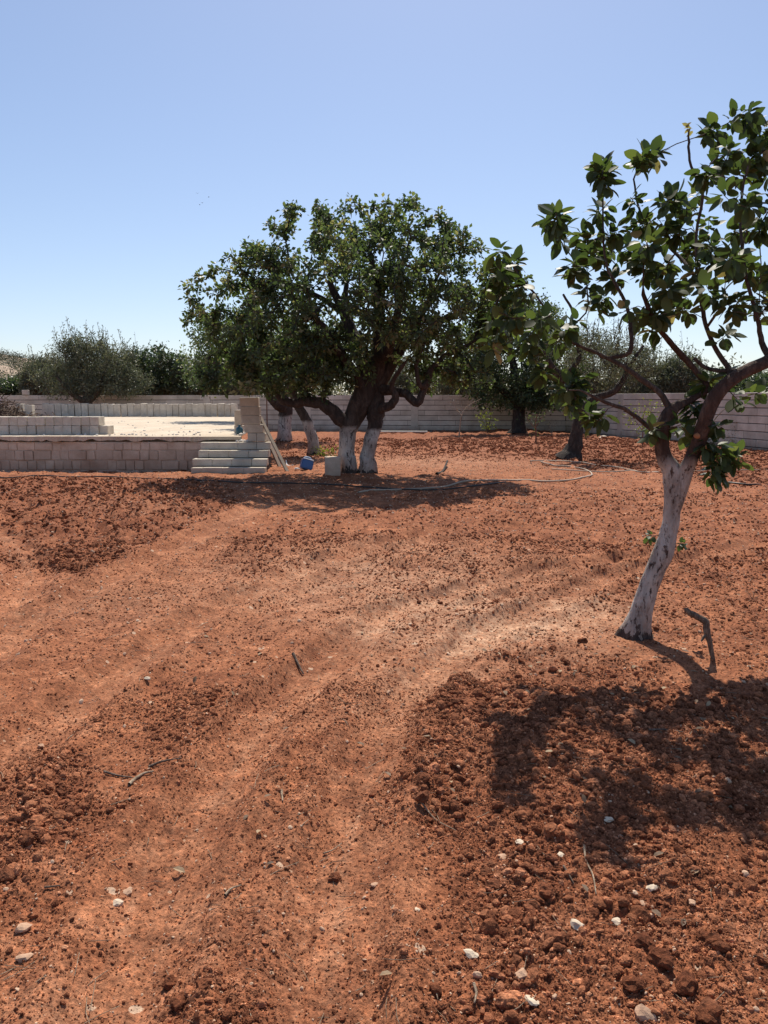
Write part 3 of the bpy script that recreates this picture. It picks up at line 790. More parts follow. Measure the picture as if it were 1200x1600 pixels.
# ------------------------------------------------------------------ MAIN PISTACHIO TREE (16.4 m)
def mid_tree():
    Y = 16.4; sk = Skel()
    def v(px, py, dy=0): return at(px, py, Y+dy)
    b1 = v(543, 741); b1.z = Hb(b1.x, b1.y)-.05; b2 = v(573, 741); b2.z = b1.z
    a = sk.path([(b1, .20), (v(541, 700), .16), (v(545, 668), .175), (v(558, 640), .22), (v(572, 608), .25), (v(572, 575, .1), .19), (v(553, 535, .3), .14), (v(538, 490, .5), .10), (v(515, 440, .4), .06)], -1, 4, .012)
    b = sk.path([(b2, .20), (v(576, 705), .15), (v(586, 668), .15), (v(588, 640), .19), (v(584, 605, .1), .2), (v(592, 560, -.1), .16), (v(592, 510, -.2), .12), (v(590, 450, -.2), .09), (v(580, 400, 0), .05)], -1, 4, .012)
    c = sk.path([(v(612, 565, .1), .14), (v(632, 530, .2), .12), (v(655, 495, .4), .10), (v(685, 450, .3), .06)], b[4], 4, .015)
    sk.path([(v(608, 545, -.5), .10), (v(618, 500, -1.), .08), (v(622, 450, -1.3), .05)], b[5], 4, .015)
    sk.path([(v(548, 575, -.4), .11), (v(520, 535, -.9), .09), (v(490, 490, -1.3), .055)], a[4], 4, .02)
    sk.path([(v(560, 540, .6), .10), (v(545, 490, 1.2), .08), (v(540, 430, 1.5), .05)], a[5], 4, .02)
    sk.path([(v(530, 655, -.1), .15), (v(508, 634, -.2), .14), (v(478, 628, -.2), .11), (v(448, 628, -.1), .09), (v(420, 604, .1), .065), (v(385, 575, .2), .045), (v(345, 540, .2), .03)], a[2], 4, .02)
    r1 = sk.path([(v(618, 611, -.1), .10), (v(636, 616, -.2), .09), (v(652, 630, -.3), .085), (v(664, 603, -.3), .075), (v(680, 570, -.3), .06), (v(715, 545, -.2), .045), (v(750, 530, -.2), .03)], b[4], 4, .012)
    sk.path([(v(655, 600, -.5), .05), (v(650, 570, -.6), .04), (v(665, 530, -.6), .03)], r1[3], 4, .012)
    sk.path([(v(612, 633, -.4), .09), (v(618, 618, -.5), .075), (v(612, 600, -.6), .05), (v(630, 570, -.9), .04)], b[3], 4, .01)
    sk.path([(v(690, 500, .5), .07), (v(740, 480, .7), .04)], c[2], 4, .02)
    sk.path([(v(470, 450, .2), .05), (v(420, 440, .3), .03)], a[7], 4, .02)
    m = Y/F
    def L(px, py, rx, rz, dy=0, ry=None, wt=1): return (v(px, py, dy), rx*m, (ry if ry else rx*m), rz*m, wt)
    lumps = [L(570, 460, 175, 110, 0, 2.6), L(470, 365, 50, 48, 0, .9), L(545, 350, 60, 42, .2, 1.1), L(640, 355, 62, 45, 0, 1.1), L(705, 385, 50, 45, .2, .9),
             L(752, 440, 48, 58, 0, 1.0), L(400, 425, 58, 48, 0, 1.0), L(345, 465, 60, 45, .2, .9), L(315, 488, 38, 25, 0, .5), L(370, 520, 60, 50, .3, 1.0),
             L(770, 505, 45, 45, .1, .8), L(700, 545, 70, 45, .2, 1.2), L(460, 560, 70, 50, .4, 1.2), L(395, 395, 26, 20, 0, .4), L(520, 560, 60, 40, -.9, .9), L(440, 585, 70, 32, 0, 1.0, 1.0), L(510, 585, 50, 26, -.7, .8, 1.1), L(335, 420, 10, 12, 0, .2, 2), L(790, 465, 42, 60, 0, 1.2), L(440, 600, 80, 18, -.6, .7, .9), L(350, 590, 50, 24, -.2, .8, 1.2), L(690, 588, 60, 24, .5, .9, 1), L(440, 520, 80, 70, -.6, 1.6), L(640, 480, 90, 80, -1.2, 1.4), L(560, 590, 40, 18, -.6, .7, .5), L(730, 590, 50, 22, 0, .8, .8), L(355, 575, 45, 30, 0, .8, .8)]
    tg = sample_lumps(lumps, 1380, .4)
    tg = tg[(tg[:, 2] > 1.5)]
    tips = sk.grow(tg, .28, .10)
    ch = sk.finish(.0085, .42)
    root = build_tree('pistachio_tree', 'big round pistachio tree with two whitewashed trunks near the middle of the plot', 'tree', (b1.x, b1.y, b1.z), sk, ch, 2, 44, ('painted_bark_big', 'dark_bark'), tsides=20, wob=.10, flare=(.35, .18), bsides=8)
    T = np.array([sk.p[i] for i in tips]); D = np.array([sk.dir[i] for i in tips])
    K = 30
    n = len(T)*K
    d = D.repeat(K, 0)*.5+rng.normal(0, 1, (n, 3)); d /= np.linalg.norm(d, axis=1)[:, None]; d[:, 2] -= .15
    c = T.repeat(K, 0)-D.repeat(K, 0)*rng.random((n, 1))*.28+d*rng.random((n, 1))*.11
    tint = np.clip(rng.normal(.56, .22, len(T)).repeat(K)+rng.normal(0, .18, n), 0, 1)
    add_foliage(root, c, .102, .066, 'pistachio_leaf_far', dirs=d, tmpl=T_DIAMOND, tint=tint, up=.25)
    return root
mid_tree()

# ------------------------------------------------------------------ other orchard and olive trees
def gtree(name, label, cat, Y, trunks, lumps, ntg, K, leaf, mats, group=None, rtip=.008, zmin=1.2, power=.42, nb=10, ntr=1, bz=None, shoots=0, spread=.16, back=.35, wob=.1, flare=(.5, .15), tsides=12, tmpl=T_DIAMOND, step=.35, shell=.4):
    """trunks: list of lists of (px,py,dy,r), first point on the ground, later lists may start with an int index (list, point)"""
    sk = Skel(); idl = []
    for tr in trunks:
        par = -1; pts = tr
        if isinstance(tr[0], tuple) and len(tr[0]) == 2: par = idl[tr[0][0]][tr[0][1]]; pts = tr[1:]
        P = [(at(px, py, Y+dy), r) for px, py, dy, r in pts]
        if par < 0: P[0][0].z = (bz if bz is not None else Hb(P[0][0].x, P[0][0].y)-.05)
        idl.append(sk.path(P, par, 4, pts[0][3]*.05))
    base = sk.p[0]
    m = Y/F
    lp = [(at(px, py, Y+dy), rx*m, ry, rz*m, wt) for px, py, rx, rz, dy, ry, wt in lumps]
    tg = sample_lumps(lp, ntg, shell); tg = tg[tg[:, 2] > zmin]
    tips = sk.grow(tg, step, .1)
    ch = sk.finish(rtip, power)
    root = build_tree(name, label, cat, tuple(base), sk, ch, ntr, nb, mats, group, tsides=tsides, wob=wob, flare=flare, bsides=6)
    T = np.array([sk.p[i] for i in tips]); D = np.array([sk.dir[i] for i in tips])
    if shoots:   # long upright wispy shoots
        S = T[rng.random(len(T)) < shoots]; S = S[S[:, 2] > np.percentile(T[:, 2], 55)]
        ex = []; items = []
        for s_ in S:
            Ls = random.uniform(.5, 1.1)*Y/40.*1.1; dd = np.array([rng.normal(0, .25), rng.normal(0, .25), 1.0]); dd /= np.linalg.norm(dd)
            e_ = s_+dd*Ls; items.append((np.array([s_, (s_+e_)/2+rng.normal(0, .04, 3), e_])-np.array(root.location), [.012, .009, .005], 3))
            ex.append(s_+dd*Ls*rng.random((14, 1)))
        if items:
            tag(link('shoots', tubes_mesh('shoots', items), root, MAT[mats[1]]), kind='stuff')
            ex = np.vstack(ex); dx = rng.normal(0, .6, (len(ex), 3)); dx[:, 2] += .6; dx /= np.linalg.norm(dx, axis=1)[:, None]
            add_foliage(root, ex, leaf[0]*.9, leaf[1]*.9, leaf[2], dirs=dx, name='shoot_leaves')
    n = len(T)*K
    d = D.repeat(K, 0)*.6+rng.normal(0, 1, (n, 3)); d /= np.linalg.norm(d, axis=1)[:, None]
    c = T.repeat(K, 0)-D.repeat(K, 0)*rng.random((n, 1))*back+rng.normal(0, spread, (n, 3))
    tint = np.clip(rng.normal(.45, .18, len(T)).repeat(K)+rng.normal(0, .2, n), 0, 1)
    add_foliage(root, c, leaf[0], leaf[1], leaf[2], dirs=d, tint=tint, tmpl=tmpl)
    return root
PF = (.12, .075, 'pistachio_leaf_far'); OF = (.13, .034, 'olive_leaf')
gtree('pistachio_tree', 'pistachio tree with thick whitewashed trunk behind the fallen plank', 'tree', 28.5,
      [[(443, 689, 0, .27), (444, 660, 0, .23), (446, 640, 0, .24), (440, 622, 0, .20), (425, 605, 0, .2), (410, 570, 0, .12), (390, 530, 0, .07)],
       [(0, 3), (455, 600, .4, .2), (475, 560, .4, .14), (485, 520, .5, .08)],
       [(0, 2), (428, 628, -.5, .16), (408, 603, -.8, .12), (370, 580, -1, .08), (330, 565, -1.2, .05)]],
      [(400, 530, 90, 60, 0, 2.2, 1), (340, 540, 50, 45, 0, 1.4, 1), (480, 550, 60, 55, 0, 1.8, 1), (320, 590, 40, 20, 0, 1.2, .7), (440, 590, 60, 25, -1, 1.5, .5)],
      400, 38, PF, ('painted_bark_big', 'olive_bark'), tmpl=T_DIAMOND, zmin=1.9, nb=14)
gtree('pistachio_tree', 'pistachio tree on a slim whitewashed trunk leaning left, just left of the big tree', 'tree', 21.8,
      [[(490, 709, 0, .16), (488, 685, 0, .15), (477, 655, 0, .13), (464, 632, 0, .12), (455, 605, 0, .11), (440, 575, 0, .07)],
       [(0, 3), (480, 600, .3, .09), (500, 570, .3, .06)]],
      [(450, 560, 65, 55, 0, 1.4, 1), (500, 570, 45, 45, 0, 1.2, 1), (400, 575, 45, 35, .2, 1.0, 1)],
      200, 30, (.11, .07, 'pistachio_leaf_far'), ('painted_bark_big', 'dark_bark'), zmin=1.7, nb=8)
gtree('pistachio_tree', 'dark dense tree with unpainted trunk close to the back wall corner', 'tree', 34.6,
      [[(809, 681, 0, .36), (810, 655, 0, .28), (809, 630, 0, .26), (806, 600, 0, .2), (800, 560, 0, .14), (795, 520, 0, .08)],
       [(0, 2), (830, 600, .3, .16), (850, 560, .3, .1), (860, 530, .3, .06)],
       [(0, 2), (780, 605, -.3, .14), (760, 570, -.3, .08)]],
      [(800, 540, 75, 75, 0, 2.2, 1), (745, 560, 45, 60, 0, 1.6, 1), (700, 580, 30, 25, 0, 1., .8), (880, 560, 45, 55, 0, 1.6, 1), (830, 505, 50, 50, 0, 1.5, 1), (860, 625, 40, 24, -.5, 1.2, 1), (780, 635, 45, 20, -.3, 1.2, 1), (850, 590, 45, 55, 0, 1.6, 1), (800, 610, 60, 30, -.5, 1.6, .8), (840, 635, 30, 22, -.4, 1, .7)],
      620, 46, (.13, .085, 'pistachio_leaf_far'), ('dark_bark', 'dark_bark'), zmin=1.2, nb=10)
gtree('olive_tree', 'gnarled dark olive tree with flared leaning trunk beside the looped hose', 'tree', 20.6,
      [[(888, 716, 0, .27), (896, 700, 0, .20), (900, 682, 0, .17), (904, 660, 0, .14), (906, 640, 0, .14), (898, 615, 0, .13), (880, 595, 0, .12), (862, 572, 0, .08), (850, 545, 0, .05)],
       [(0, 4), (930, 622, .1, .10), (958, 612, .1, .09), (975, 590, .1, .075), (985, 570, .1, .06), (1005, 540, .2, .04)],
       [(0, 5), (885, 590, -.4, .07), (905, 560, -.4, .06), (900, 530, -.4, .04)],
       [(1, 3), (950, 570, .4, .05), (930, 545, .5, .03)]],
      [(930, 550, 65, 42, 0, 1.3, 1), (985, 555, 40, 40, 0, 1.0, 1), (880, 550, 50, 40, 0, 1.0, .8), (940, 590, 60, 20, .2, 1, .5), (1010, 580, 30, 20, 0, .7, .6)],
      210, 24, (.085, .02, 'olive_leaf'), ('dark_bark', 'dark_bark'), zmin=1.75, nb=12, shoots=.35, spread=.11, rtip=.006, flare=(.55, .2))
gtree('olive_tree', 'grey-green olive tree with wispy upright shoots behind the row of upright blocks', 'tree', 37.2,
      [[(137, 660, 0, .3), (137, 628, 0, .2), (135, 605, 0, .15), (128, 575, 0, .1), (120, 555, 0, .06)],
       [(0, 1), (122, 622, -.3, .13), (105, 607, -.4, .11), (90, 590, -.4, .06)],
       [(0, 1), (152, 612, 0, .13), (160, 590, 0, .1), (170, 560, 0, .06)]],
      [(128, 562, 45, 36, 0, 1.5, 1), (160, 572, 55, 38, .2, 1.6, 1), (90, 595, 40, 26, 0, 1.3, 1), (200, 600, 35, 22, 0, 1, .8), (150, 605, 65, 14, -.3, 1.2, .5)],
      340, 50, (.15, .045, 'olive_leaf'), ('olive_bark', 'olive_bark'), zmin=1.7, shoots=.55, nb=8, bz=0)
# trees beyond the walls: (px, Y, crown width px, top y, kind, label)
BG = [(22, 47, 30, 592, 1, 'small bushy tree beyond the wall at the left edge, below the hill'),
      (68, 46, 38, 557, 0, 'grey-green olive beyond the wall under the hill end'),
      (205, 48, 50, 548, 0, 'hazy olive tree beyond the wall left of the dark round tree'),
      (165, 50, 48, 556, 0, 'olive tree beyond the wall just right of the wispy olive'),
      (108, 52, 50, 558, 0, 'olive tree beyond the wall behind the wispy olive'),
      (245, 44, 62, 537, 2, 'dark round-topped tree beyond the wall at left, clumpy outline'),
      (300, 50, 45, 556, 0, 'olive tree beyond the wall just under the left edge of the big crown'),
      (365, 47, 50, 552, 0, 'olive tree beyond the wall seen through the big crown left side'),
      (640, 52, 60, 555, 0, 'olive tree beyond the wall seen in the gap right of the big trunk'),
      (730, 49, 60, 558, 0, 'olive tree beyond the wall between the big tree and the dark corner tree'),
      (930, 47, 60, 520, 0, 'tall wispy olive beyond the wall corner'),
      (1010, 44, 55, 545, 0, 'olive tree beyond the right wall behind the near tree branch'),
      (1068, 43, 36, 552, 0, 'narrow olive beyond the right wall under the near tree branch'),
      (1130, 46, 50, 577, 1, 'low bushy tree beyond the right wall'),
      (1205, 40, 50, 583, 1, 'low bushy tree beyond the wall at the right edge'),
      (-40, 46, 40, 590, 0, 'olive tree beyond the wall outside the left edge')]
for (px, Y, hw, ty, kd, lab) in BG:
    cy = (ty+616)/2; rz = (616-ty)/2+4
    nm = ('olive_tree', 'broadleaf_tree', 'broadleaf_tree')[kd]
    lf = ((.17, .055, 'olive_leaf'), (.17, .09, 'dark_leaf'), (.17, .11, 'dark_leaf'))[kd]
    gtree(nm, lab, 'tree', Y, [[(px, 660, 0, .24), (px+3, 630, 0, .17), (px-4, 600, 0, .12), (px-2, int(cy), 0, .06)],
                               [(0, 1), (px+hw*.3, 605, .2, .1), (px+hw*.5, cy, .3, .05)]],
          [(px, cy+4, hw*.75, rz, 0, 1.7, 1), (px-hw*.5, cy+12, hw*.5, rz*.72, 0, 1.3, 1), (px+hw*.5, cy+10, hw*.5, rz*.78, 0, 1.3, 1), (px, 612, hw, 12, 0, 1.5, .6)],
          230, 56, lf, ('olive_bark', 'olive_bark'), zmin=.8, nb=5, bz=-.1, shoots=(.35 if kd == 0 else 0), tsides=8, group='trees beyond the boundary wall')

# far belt of orchard beyond the fields, one mass
N = 4200; bx = rng.uniform(-75, 85, N); by = rng.uniform(72, 105, N)
hgt = 3.6+2.2*fbm(bx*.12, by*.12, 140, 3)*2; cz = rng.random(N)**.7*np.maximum(1.0, hgt)
cc = np.repeat(np.stack([bx, by, cz], 1), 16, 0)+rng.normal(0, .42, (N*16, 3))
cc = cc[(cc[:, 0] > -33)|(cc[:, 2] < 3.0)]
V, f, t = leaf_cloud(cc, .42, .2)
tag(link('distant_orchard', npmesh('distant_orchard', V, [f], False, t), None, MAT['olive_leaf']), 'far olive orchard seen as one low grey-green band beyond the wall', 'orchard', kind='stuff')

# ------------------------------------------------------------------ NEAR PISTACHIO TREE (5 m)
def curved_leaf(seed):
    r = random.Random(seed); fold = r.uniform(.05, .3); curl = r.uniform(-.05, .30); w_ = r.uniform(.56, .74)
    st = [(0, .0), (.10, .30), (.30, .46), (.55, .48), (.78, .34), (.93, .14), (1, 0)]
    V = []; 
    for t, h in st:
        x = t; z = -curl*t*t; V.append((x, 0, z))
    for sgn in (-1, 1):
        for t, h in st[1:-1]:
            V.append((t, sgn*h*w_, -curl*t*t+fold*h*w_*2*.5+r.uniform(-.012, .012)))
    F_ = []
    nmid = len(st); nl = len(st)-2
    for si in (0, 1):
        o = nmid+si*nl
        tr = [(0, 1, o)]
        for k in range(nl-1): tr.append((k+1, k+2, o+k+1, o+k))
        tr.append((nmid-2, nmid-1, o+nl-1))
        for t in tr: F_.append(t if si else t[::-1])
    return np.array(V), F_
LV = []
TINTS = [.12, .3, .45, .55, .62, .70, .80, .90, .35, .2, .5, .97]
for k in range(12):
    V, F_ = curved_leaf(k)
    me = npmesh('leaf', V, [np.array([f for f in F_ if len(f) == 3]), np.array([f for f in F_ if len(f) == 4])], True, np.full(len(V), TINTS[k]))
    me.materials.append(MAT['pistachio_leaf']); LV.append((me, V, F_))
def near_tree():
    Y = 4.97; sk = Skel()
    def v(px, py, dy=0): return at(px, py, Y+dy)
    b = v(990, 1004); gz = Hb(b.x, b.y); b.z = gz-.04
    px2m = Y/F
    def w(p): return p*px2m/2*.93
    a = sk.path([(b, w(58)), (v(993, 985), w(50)), (v(1001, 955), w(37)), (v(1012, 918), w(33)), (v(1022, 893), w(33)), (v(1036, 862), w(35)), (v(1043, 836), w(29)), (v(1049, 802), w(27)),
                 (v(1051, 742), w(32)), (v(1037, 712), w(24)), (v(1034, 685), w(22)), (v(1038, 660), w(23)), (v(1050, 641), w(21)), (v(1068, 630), w(14)), (v(1092, 618), w(9)), (v(1106, 606), w(9)), (v(1088, 580), w(9)), (v(1068, 558), w(10)), (v(1046, 533, -.1), w(8)), (v(1025, 505, -.2), w(8)), (v(1005, 460, -.3), w(6))], -1, 4, .0015)
    rt = sk.path([(v(1080, 716, -.05), w(22)), (v(1094, 684, -.1), w(23)), (v(1103, 652, -.15), w(22)), (v(1116, 622, -.18), w(23)), (v(1138, 598, -.2), w(21)), (v(1166, 580, -.2), w(21)), (v(1205, 562, -.2), w(20)), (v(1245, 535, -.2), w(16)), (v(1280, 490, -.2), w(12)), (v(1300, 430, -.2), w(9))], a[7], 4, .0015)
    l2 = sk.path([(v(1030, 613, .02), w(9)), (v(1002, 593, .04), w(9)), (v(982, 578, .05), w(8)), (v(950, 560, .1), w(7)), (v(915, 545, .1), w(6)), (v(882, 528, .1), w(5)), (v(862, 500, .1), w(4)), (v(842, 468, .1), w(3.5)), (v(815, 435, .1), w(4)), (v(800, 410, .1), w(3))], a[12], 4, .002)
    sk.path([(v(984, 550, .1), w(8)), (v(985, 515, .15), w(7)), (v(980, 480, .2), w(6)), (v(960, 440, .2), w(5)), (v(945, 400, .2), w(4)), (v(942, 300, .2), w(3))], l2[3], 4, .002)
    sk.path([(v(895, 490, .3), w(5)), (v(880, 460, .35), w(4))], l2[5], 4, .002)
    sk.path([(v(985, 645, -.1), w(7)), (v(945, 628, -.15), w(6)), (v(918, 615, -.2), w(4))], a[10], 4, .002)
    m1 = sk.path([(v(1139, 578, -.1), w(10)), (v(1120, 548, -.05), w(8)), (v(1104, 512, 0), w(7)), (v(1097, 478, 0), w(7)), (v(1094, 440, 0), w(6)), (v(1088, 410, 0), w(5)), (v(1090, 350, 0), w(5)), (v(1098, 300, 0), w(5)), (v(1080, 260, 0), w(4)), (v(1077, 222, 0), w(4)), (v(1076, 205, 0), w(2))], rt[4], 4, .002)
    sk.path([(v(1060, 400, .3), w(6)), (v(1030, 370, .4), w(5)), (v(1000, 330, .4), w(4)), (v(990, 280, .4), w(3))], m1[4], 4, .002)
    sk.path([(v(1190, 535, -.1), w(9)), (v(1184, 500, -.1), w(7)), (v(1170, 450, -.1), w(6)), (v(1160, 390, -.1), w(5)), (v(1158, 320, 0), w(4)), (v(1170, 250, 0), w(3))], rt[6], 4, .003)
    sk.path([(v(1128, 480, -.4), w(4)), (v(1150, 470, -.5), w(3))], m1[2], 3, .002)
    sk.path([(v(1110, 577, .0), w(7)), (v(1085, 560, .0), w(6))], rt[5], 3, .002)
    nsk = len(sk.p)
    # cut stub with a sawn face on the right limb
    B = [(935,262,32,13),(950,285,22,7),(1008,250,34,12),(1022,232,26,7),(1118,212,26,10),(1135,235,24,8),(1160,188,28,8),(1178,205,30,12),(1195,235,30,14),(1155,262,26,9),(1190,275,30,10),
         (868,345,28,12),(880,365,24,8),(908,372,26,10),(940,335,24,8),(962,372,26,10),(985,308,20,6),(1002,345,30,12),(1050,305,32,13),(1072,330,28,9),(1100,285,24,8),(1108,340,22,6),
         (1128,262,20,6),(1168,320,26,9),(1190,360,30,11),(1150,360,24,8),(893,415,26,10),(915,400,22,8),(945,405,34,15),(985,400,34,15),(1015,385,30,11),(1045,375,34,13),(1080,385,30,12),
         (1118,395,32,13),(1150,410,34,13),(1190,425,32,13),(932,468,24,10),(958,438,28,11),(920,450,20,7),(1000,430,26,9),(1030,490,28,11),(1050,450,30,11),(1030,420,30,11),(1085,430,28,10),(1110,455,26,8),
         (1060,480,24,9),(1155,485,26,10),(1190,478,28,9),(1140,520,18,5),(1012,515,18,6),(1000,490,22,7),(968,490,14,3),
         (783,398,24,8),(808,412,20,7),(772,432,26,8),(790,445,26,9),(780,475,22,7),(800,500,22,7),(852,498,20,6),(882,508,20,7),(905,500,16,4),(830,520,20,6),(868,535,20,6),(845,570,16,4),(765,510,20,7),(775,535,20,7),(805,545,20,7),(835,545,20,7),(815,470,16,5),(848,590,18,6),
         (905,600,26,10),(892,628,26,9),(925,640,24,9),(932,662,14,5),(912,588,16,5),(870,610,18,5),
         (1085,645,18,6),(1078,680,24,9),(1095,700,22,8),(1128,668,16,5),(1125,700,26,10),(1140,725,24,9),(1112,738,22,9),(1150,705,14,4),(1096,655,14,4),(1130,745,16,6),(1068,662,12,4),
         (1012,838,8,3),(1070,850,10,4),(1040,842,8,3),(1160,632,12,4),(1190,612,14,4),(1030,672,10,3),(1015,680,10,2),(1100,600,14,4),(1135,590,14,3),(1090,612,12,3)]
    for _ in range(24):     # the part of the crown outside the frame, right
        B.append((random.uniform(1210, 1500), random.uniform(200, 520), random.uniform(24, 34), 7))
    tg = []; info = []
    for (px, py, r_, n_) in B:
        low = py > 560
        ydev = random.uniform(-.12, .12) if low else random.uniform(-.55, .75)
        if py < 300 or px < 850: ydev *= .5
        nn = max(1, int(round(n_/4.2)))
        for q in range(nn):
            a_ = random.uniform(0, 6.28); rr = r_*.45*math.sqrt(random.random()) if nn > 1 else 0
            tg.append(v(px+rr*math.cos(a_), py+rr*math.sin(a_), ydev+random.uniform(-.08, .08)*(1 if not low else .4)))
            info.append((n_/nn, px, py))
    # some inner clusters for depth
    for _ in range(14):
        tg.append(v(random.uniform(960, 1260), random.uniform(300, 500), random.uniform(-1.1, 1.0))); info.append((5, 0, 0))
    order_T = np.array([list(t) for t in tg])
    n0 = len(sk.p)
    tips = sk.grow(order_T, .09, .10, lo=0)
    # tips come back sorted by distance: recover the matching target
    for i in range(4): pass
    ch = sk.finish(.0024, .46)
    root = empty('pistachio_tree', (b.x, b.y, gz), 'near pistachio tree with slender leaning whitewashed trunk and large leaves, right foreground', 'tree')
    o3 = np.array(root.location)
    # trunk = first chain down to where it thins out
    fl = []
    c0 = ch[0]; P = np.array([sk.p[i] for i in c0])-o3
    for p_ in P: fl.append(.42*math.exp(-max(0, p_[2]+.02)/.06))
    V, q, t = tube(P, [sk.rad[i] for i in c0], 32, .085, seed=2.1, flare=fl)
    V[:-1] += rng.normal(0, .0012, V[:-1].shape)
    link('trunk', npmesh('trunk', V, [q, t], True), root, MAT['painted_bark'])
    rest = ch[1:]; nbr = 70
    for k, c_ in enumerate(rest[:nbr]):
        P = np.array([sk.p[i] for i in c_])-o3; Rr = [sk.rad[i] for i in c_]; Rr[0] = Rr[1]
        V, q, t = tube(P, Rr, 14 if Rr[0] > .03 else 7, .08, seed=k)
        link('branch', npmesh('branch', V, [q, t], True), root, MAT['painted_bark' if P[0][2] < 1.3 and Rr[0] > .03 else 'reddish_bark'])
    it = [(np.array([sk.p[i] for i in c_])-o3, [sk.rad[i] for i in c_], 5) for c_ in rest[nbr:]]
    tag(link('twigs', tubes_mesh('twigs', it), root, MAT['reddish_bark']), kind='stuff')
    # leaves: rosettes at the tips
    Tp = {tuple(np.round(t, 4)): inf for t, inf in zip(order_T, info)}
    leaves = []
    for i in tips:
        p = sk.p[i]; inf = Tp.get(tuple(np.round(p, 4)), (6, 0, 0)); d0 = sk.dir[i]
        n_ = int(round(inf[0]*2.9+random.uniform(0, 2.5)))
        ph = random.random()*6.28
        u = np.cross(d0, [0.1, .2, 1]); u /= np.linalg.norm(u)+1e-9; v_ = np.cross(d0, u)
        small = inf[1] and inf[2] > 800
        for q in range(n_):
            ang = ph+q*2.4; tt = (q+.5)/n_
            out = u*math.cos(ang)+v_*math.sin(ang)
            d = out*random.uniform(.7, 1.1)+d0*random.uniform(-.1, .9)*(1.1-tt)+np.array([0, 0, -.35*random.random()])
            d /= np.linalg.norm(d)
            L = random.uniform(.060, .108)*(.5 if small else 1)
            if random.random() < .12: L *= .6
            base = p-d0*tt*.09*(.4 if small else 1)+out*.004+d*random.uniform(.004, .028)*(.4 if small else 1)
            nrm = np.array([rng.normal(0, .55), rng.normal(0, .55), 1.0])
            s_ = np.cross(nrm, d); s_ /= np.linalg.norm(s_); nz = np.cross(d, s_)
            leaves.append((base-o3, d, s_, nz, L))
    def score(lf):
        pw = lf[0]+o3; rel = pw-np.array([0, 0, EYE]); c_, s2 = math.cos(PITCH), math.sin(PITCH)
        zc = rel[1]*c_-rel[2]*s2; yc = rel[1]*s2+rel[2]*c_
        X = 600+F*rel[0]/zc; Yp = 800-F*yc/zc
        inside = 1 if (0 < X < 1195 and 0 < Yp < 1600) else 0
        return -(inside*lf[4]/zc)
    leaves.sort(key=score)
    for lf in leaves[:298]:
        me = LV[random.choices(range(12), [3,3,3,3,3,2,1.2,.35,3,3,3,.16])[0]][0]
        o = link('leaf', me, root)
        o.matrix_local = Matrix(((lf[1][0]*lf[4], lf[2][0]*lf[4], lf[3][0]*lf[4], lf[0][0]), (lf[1][1]*lf[4], lf[2][1]*lf[4], lf[3][1]*lf[4], lf[0][1]),
                                 (lf[1][2]*lf[4], lf[2][2]*lf[4], lf[3][2]*lf[4], lf[0][2]), (0, 0, 0, 1)))
    Vs, T3, T4, tn = [], [], [], []; off = 0
    for lf in leaves[298:]:
        k = random.choices(range(12), [3,3,3,3,3,2,1.2,.35,3,3,3,.16])[0]; _, V, F_ = LV[k]
        Mx = np.stack([lf[1], lf[2], lf[3]], 0)*lf[4]
        Vs.append(V@Mx+lf[0]); tn.append(np.full(len(V), TINTS[k]))
        T3 += [[a_+off for a_ in f] for f in F_ if len(f) == 3]; T4 += [[a_+off for a_ in f] for f in F_ if len(f) == 4]; off += len(V)
    o = link('foliage', npmesh('foliage', np.vstack(Vs), [np.array(T3), np.array(T4)], True, np.concatenate(tn)), root, MAT['pistachio_leaf'])
    tag(o, kind='stuff')
    print('near leaves', len(leaves))
    # sawn knot on the right limb
    kp = at(1091, 681, Y-.1-.030)
    s = Skel(); s.path([((kp.x, kp.y+.02, kp.z), .022), ((kp.x-.004, kp.y-.008, kp.z+.002), .019)], -1, 1)
    V, q, t = tube(s.p, s.r, 10); link('sawn_knot', npmesh('sawn_knot', V-o3, [q, t], True), root, MAT['sawn_wood'])
    c_ = np.array([list(v(1076+random.uniform(-6, 7), 201+random.uniform(-8, 5), random.uniform(-.01, .01))) for _ in range(9)])
    V, f, t_ = leaf_cloud(c_-o3, .045, .022, tmpl=T_OVAL, tint=np.full(9, .965)); link('withered_leaves', npmesh('withered_leaves', V, [f], False, t_), root, MAT['pistachio_leaf'])
    # cut stub at the fork
    s = Skel(); s.path([(v(1068, 740, -.03), .05), (v(1077, 722, -.06), .045), (v(1083, 712, -.08), .036)], -1, 3)
    V, q, t = tube(s.p, s.r, 12, .1); link('cut_stub', npmesh('cut_stub', V-o3, [q, t], True), root, MAT['painted_bark'])
near_tree()

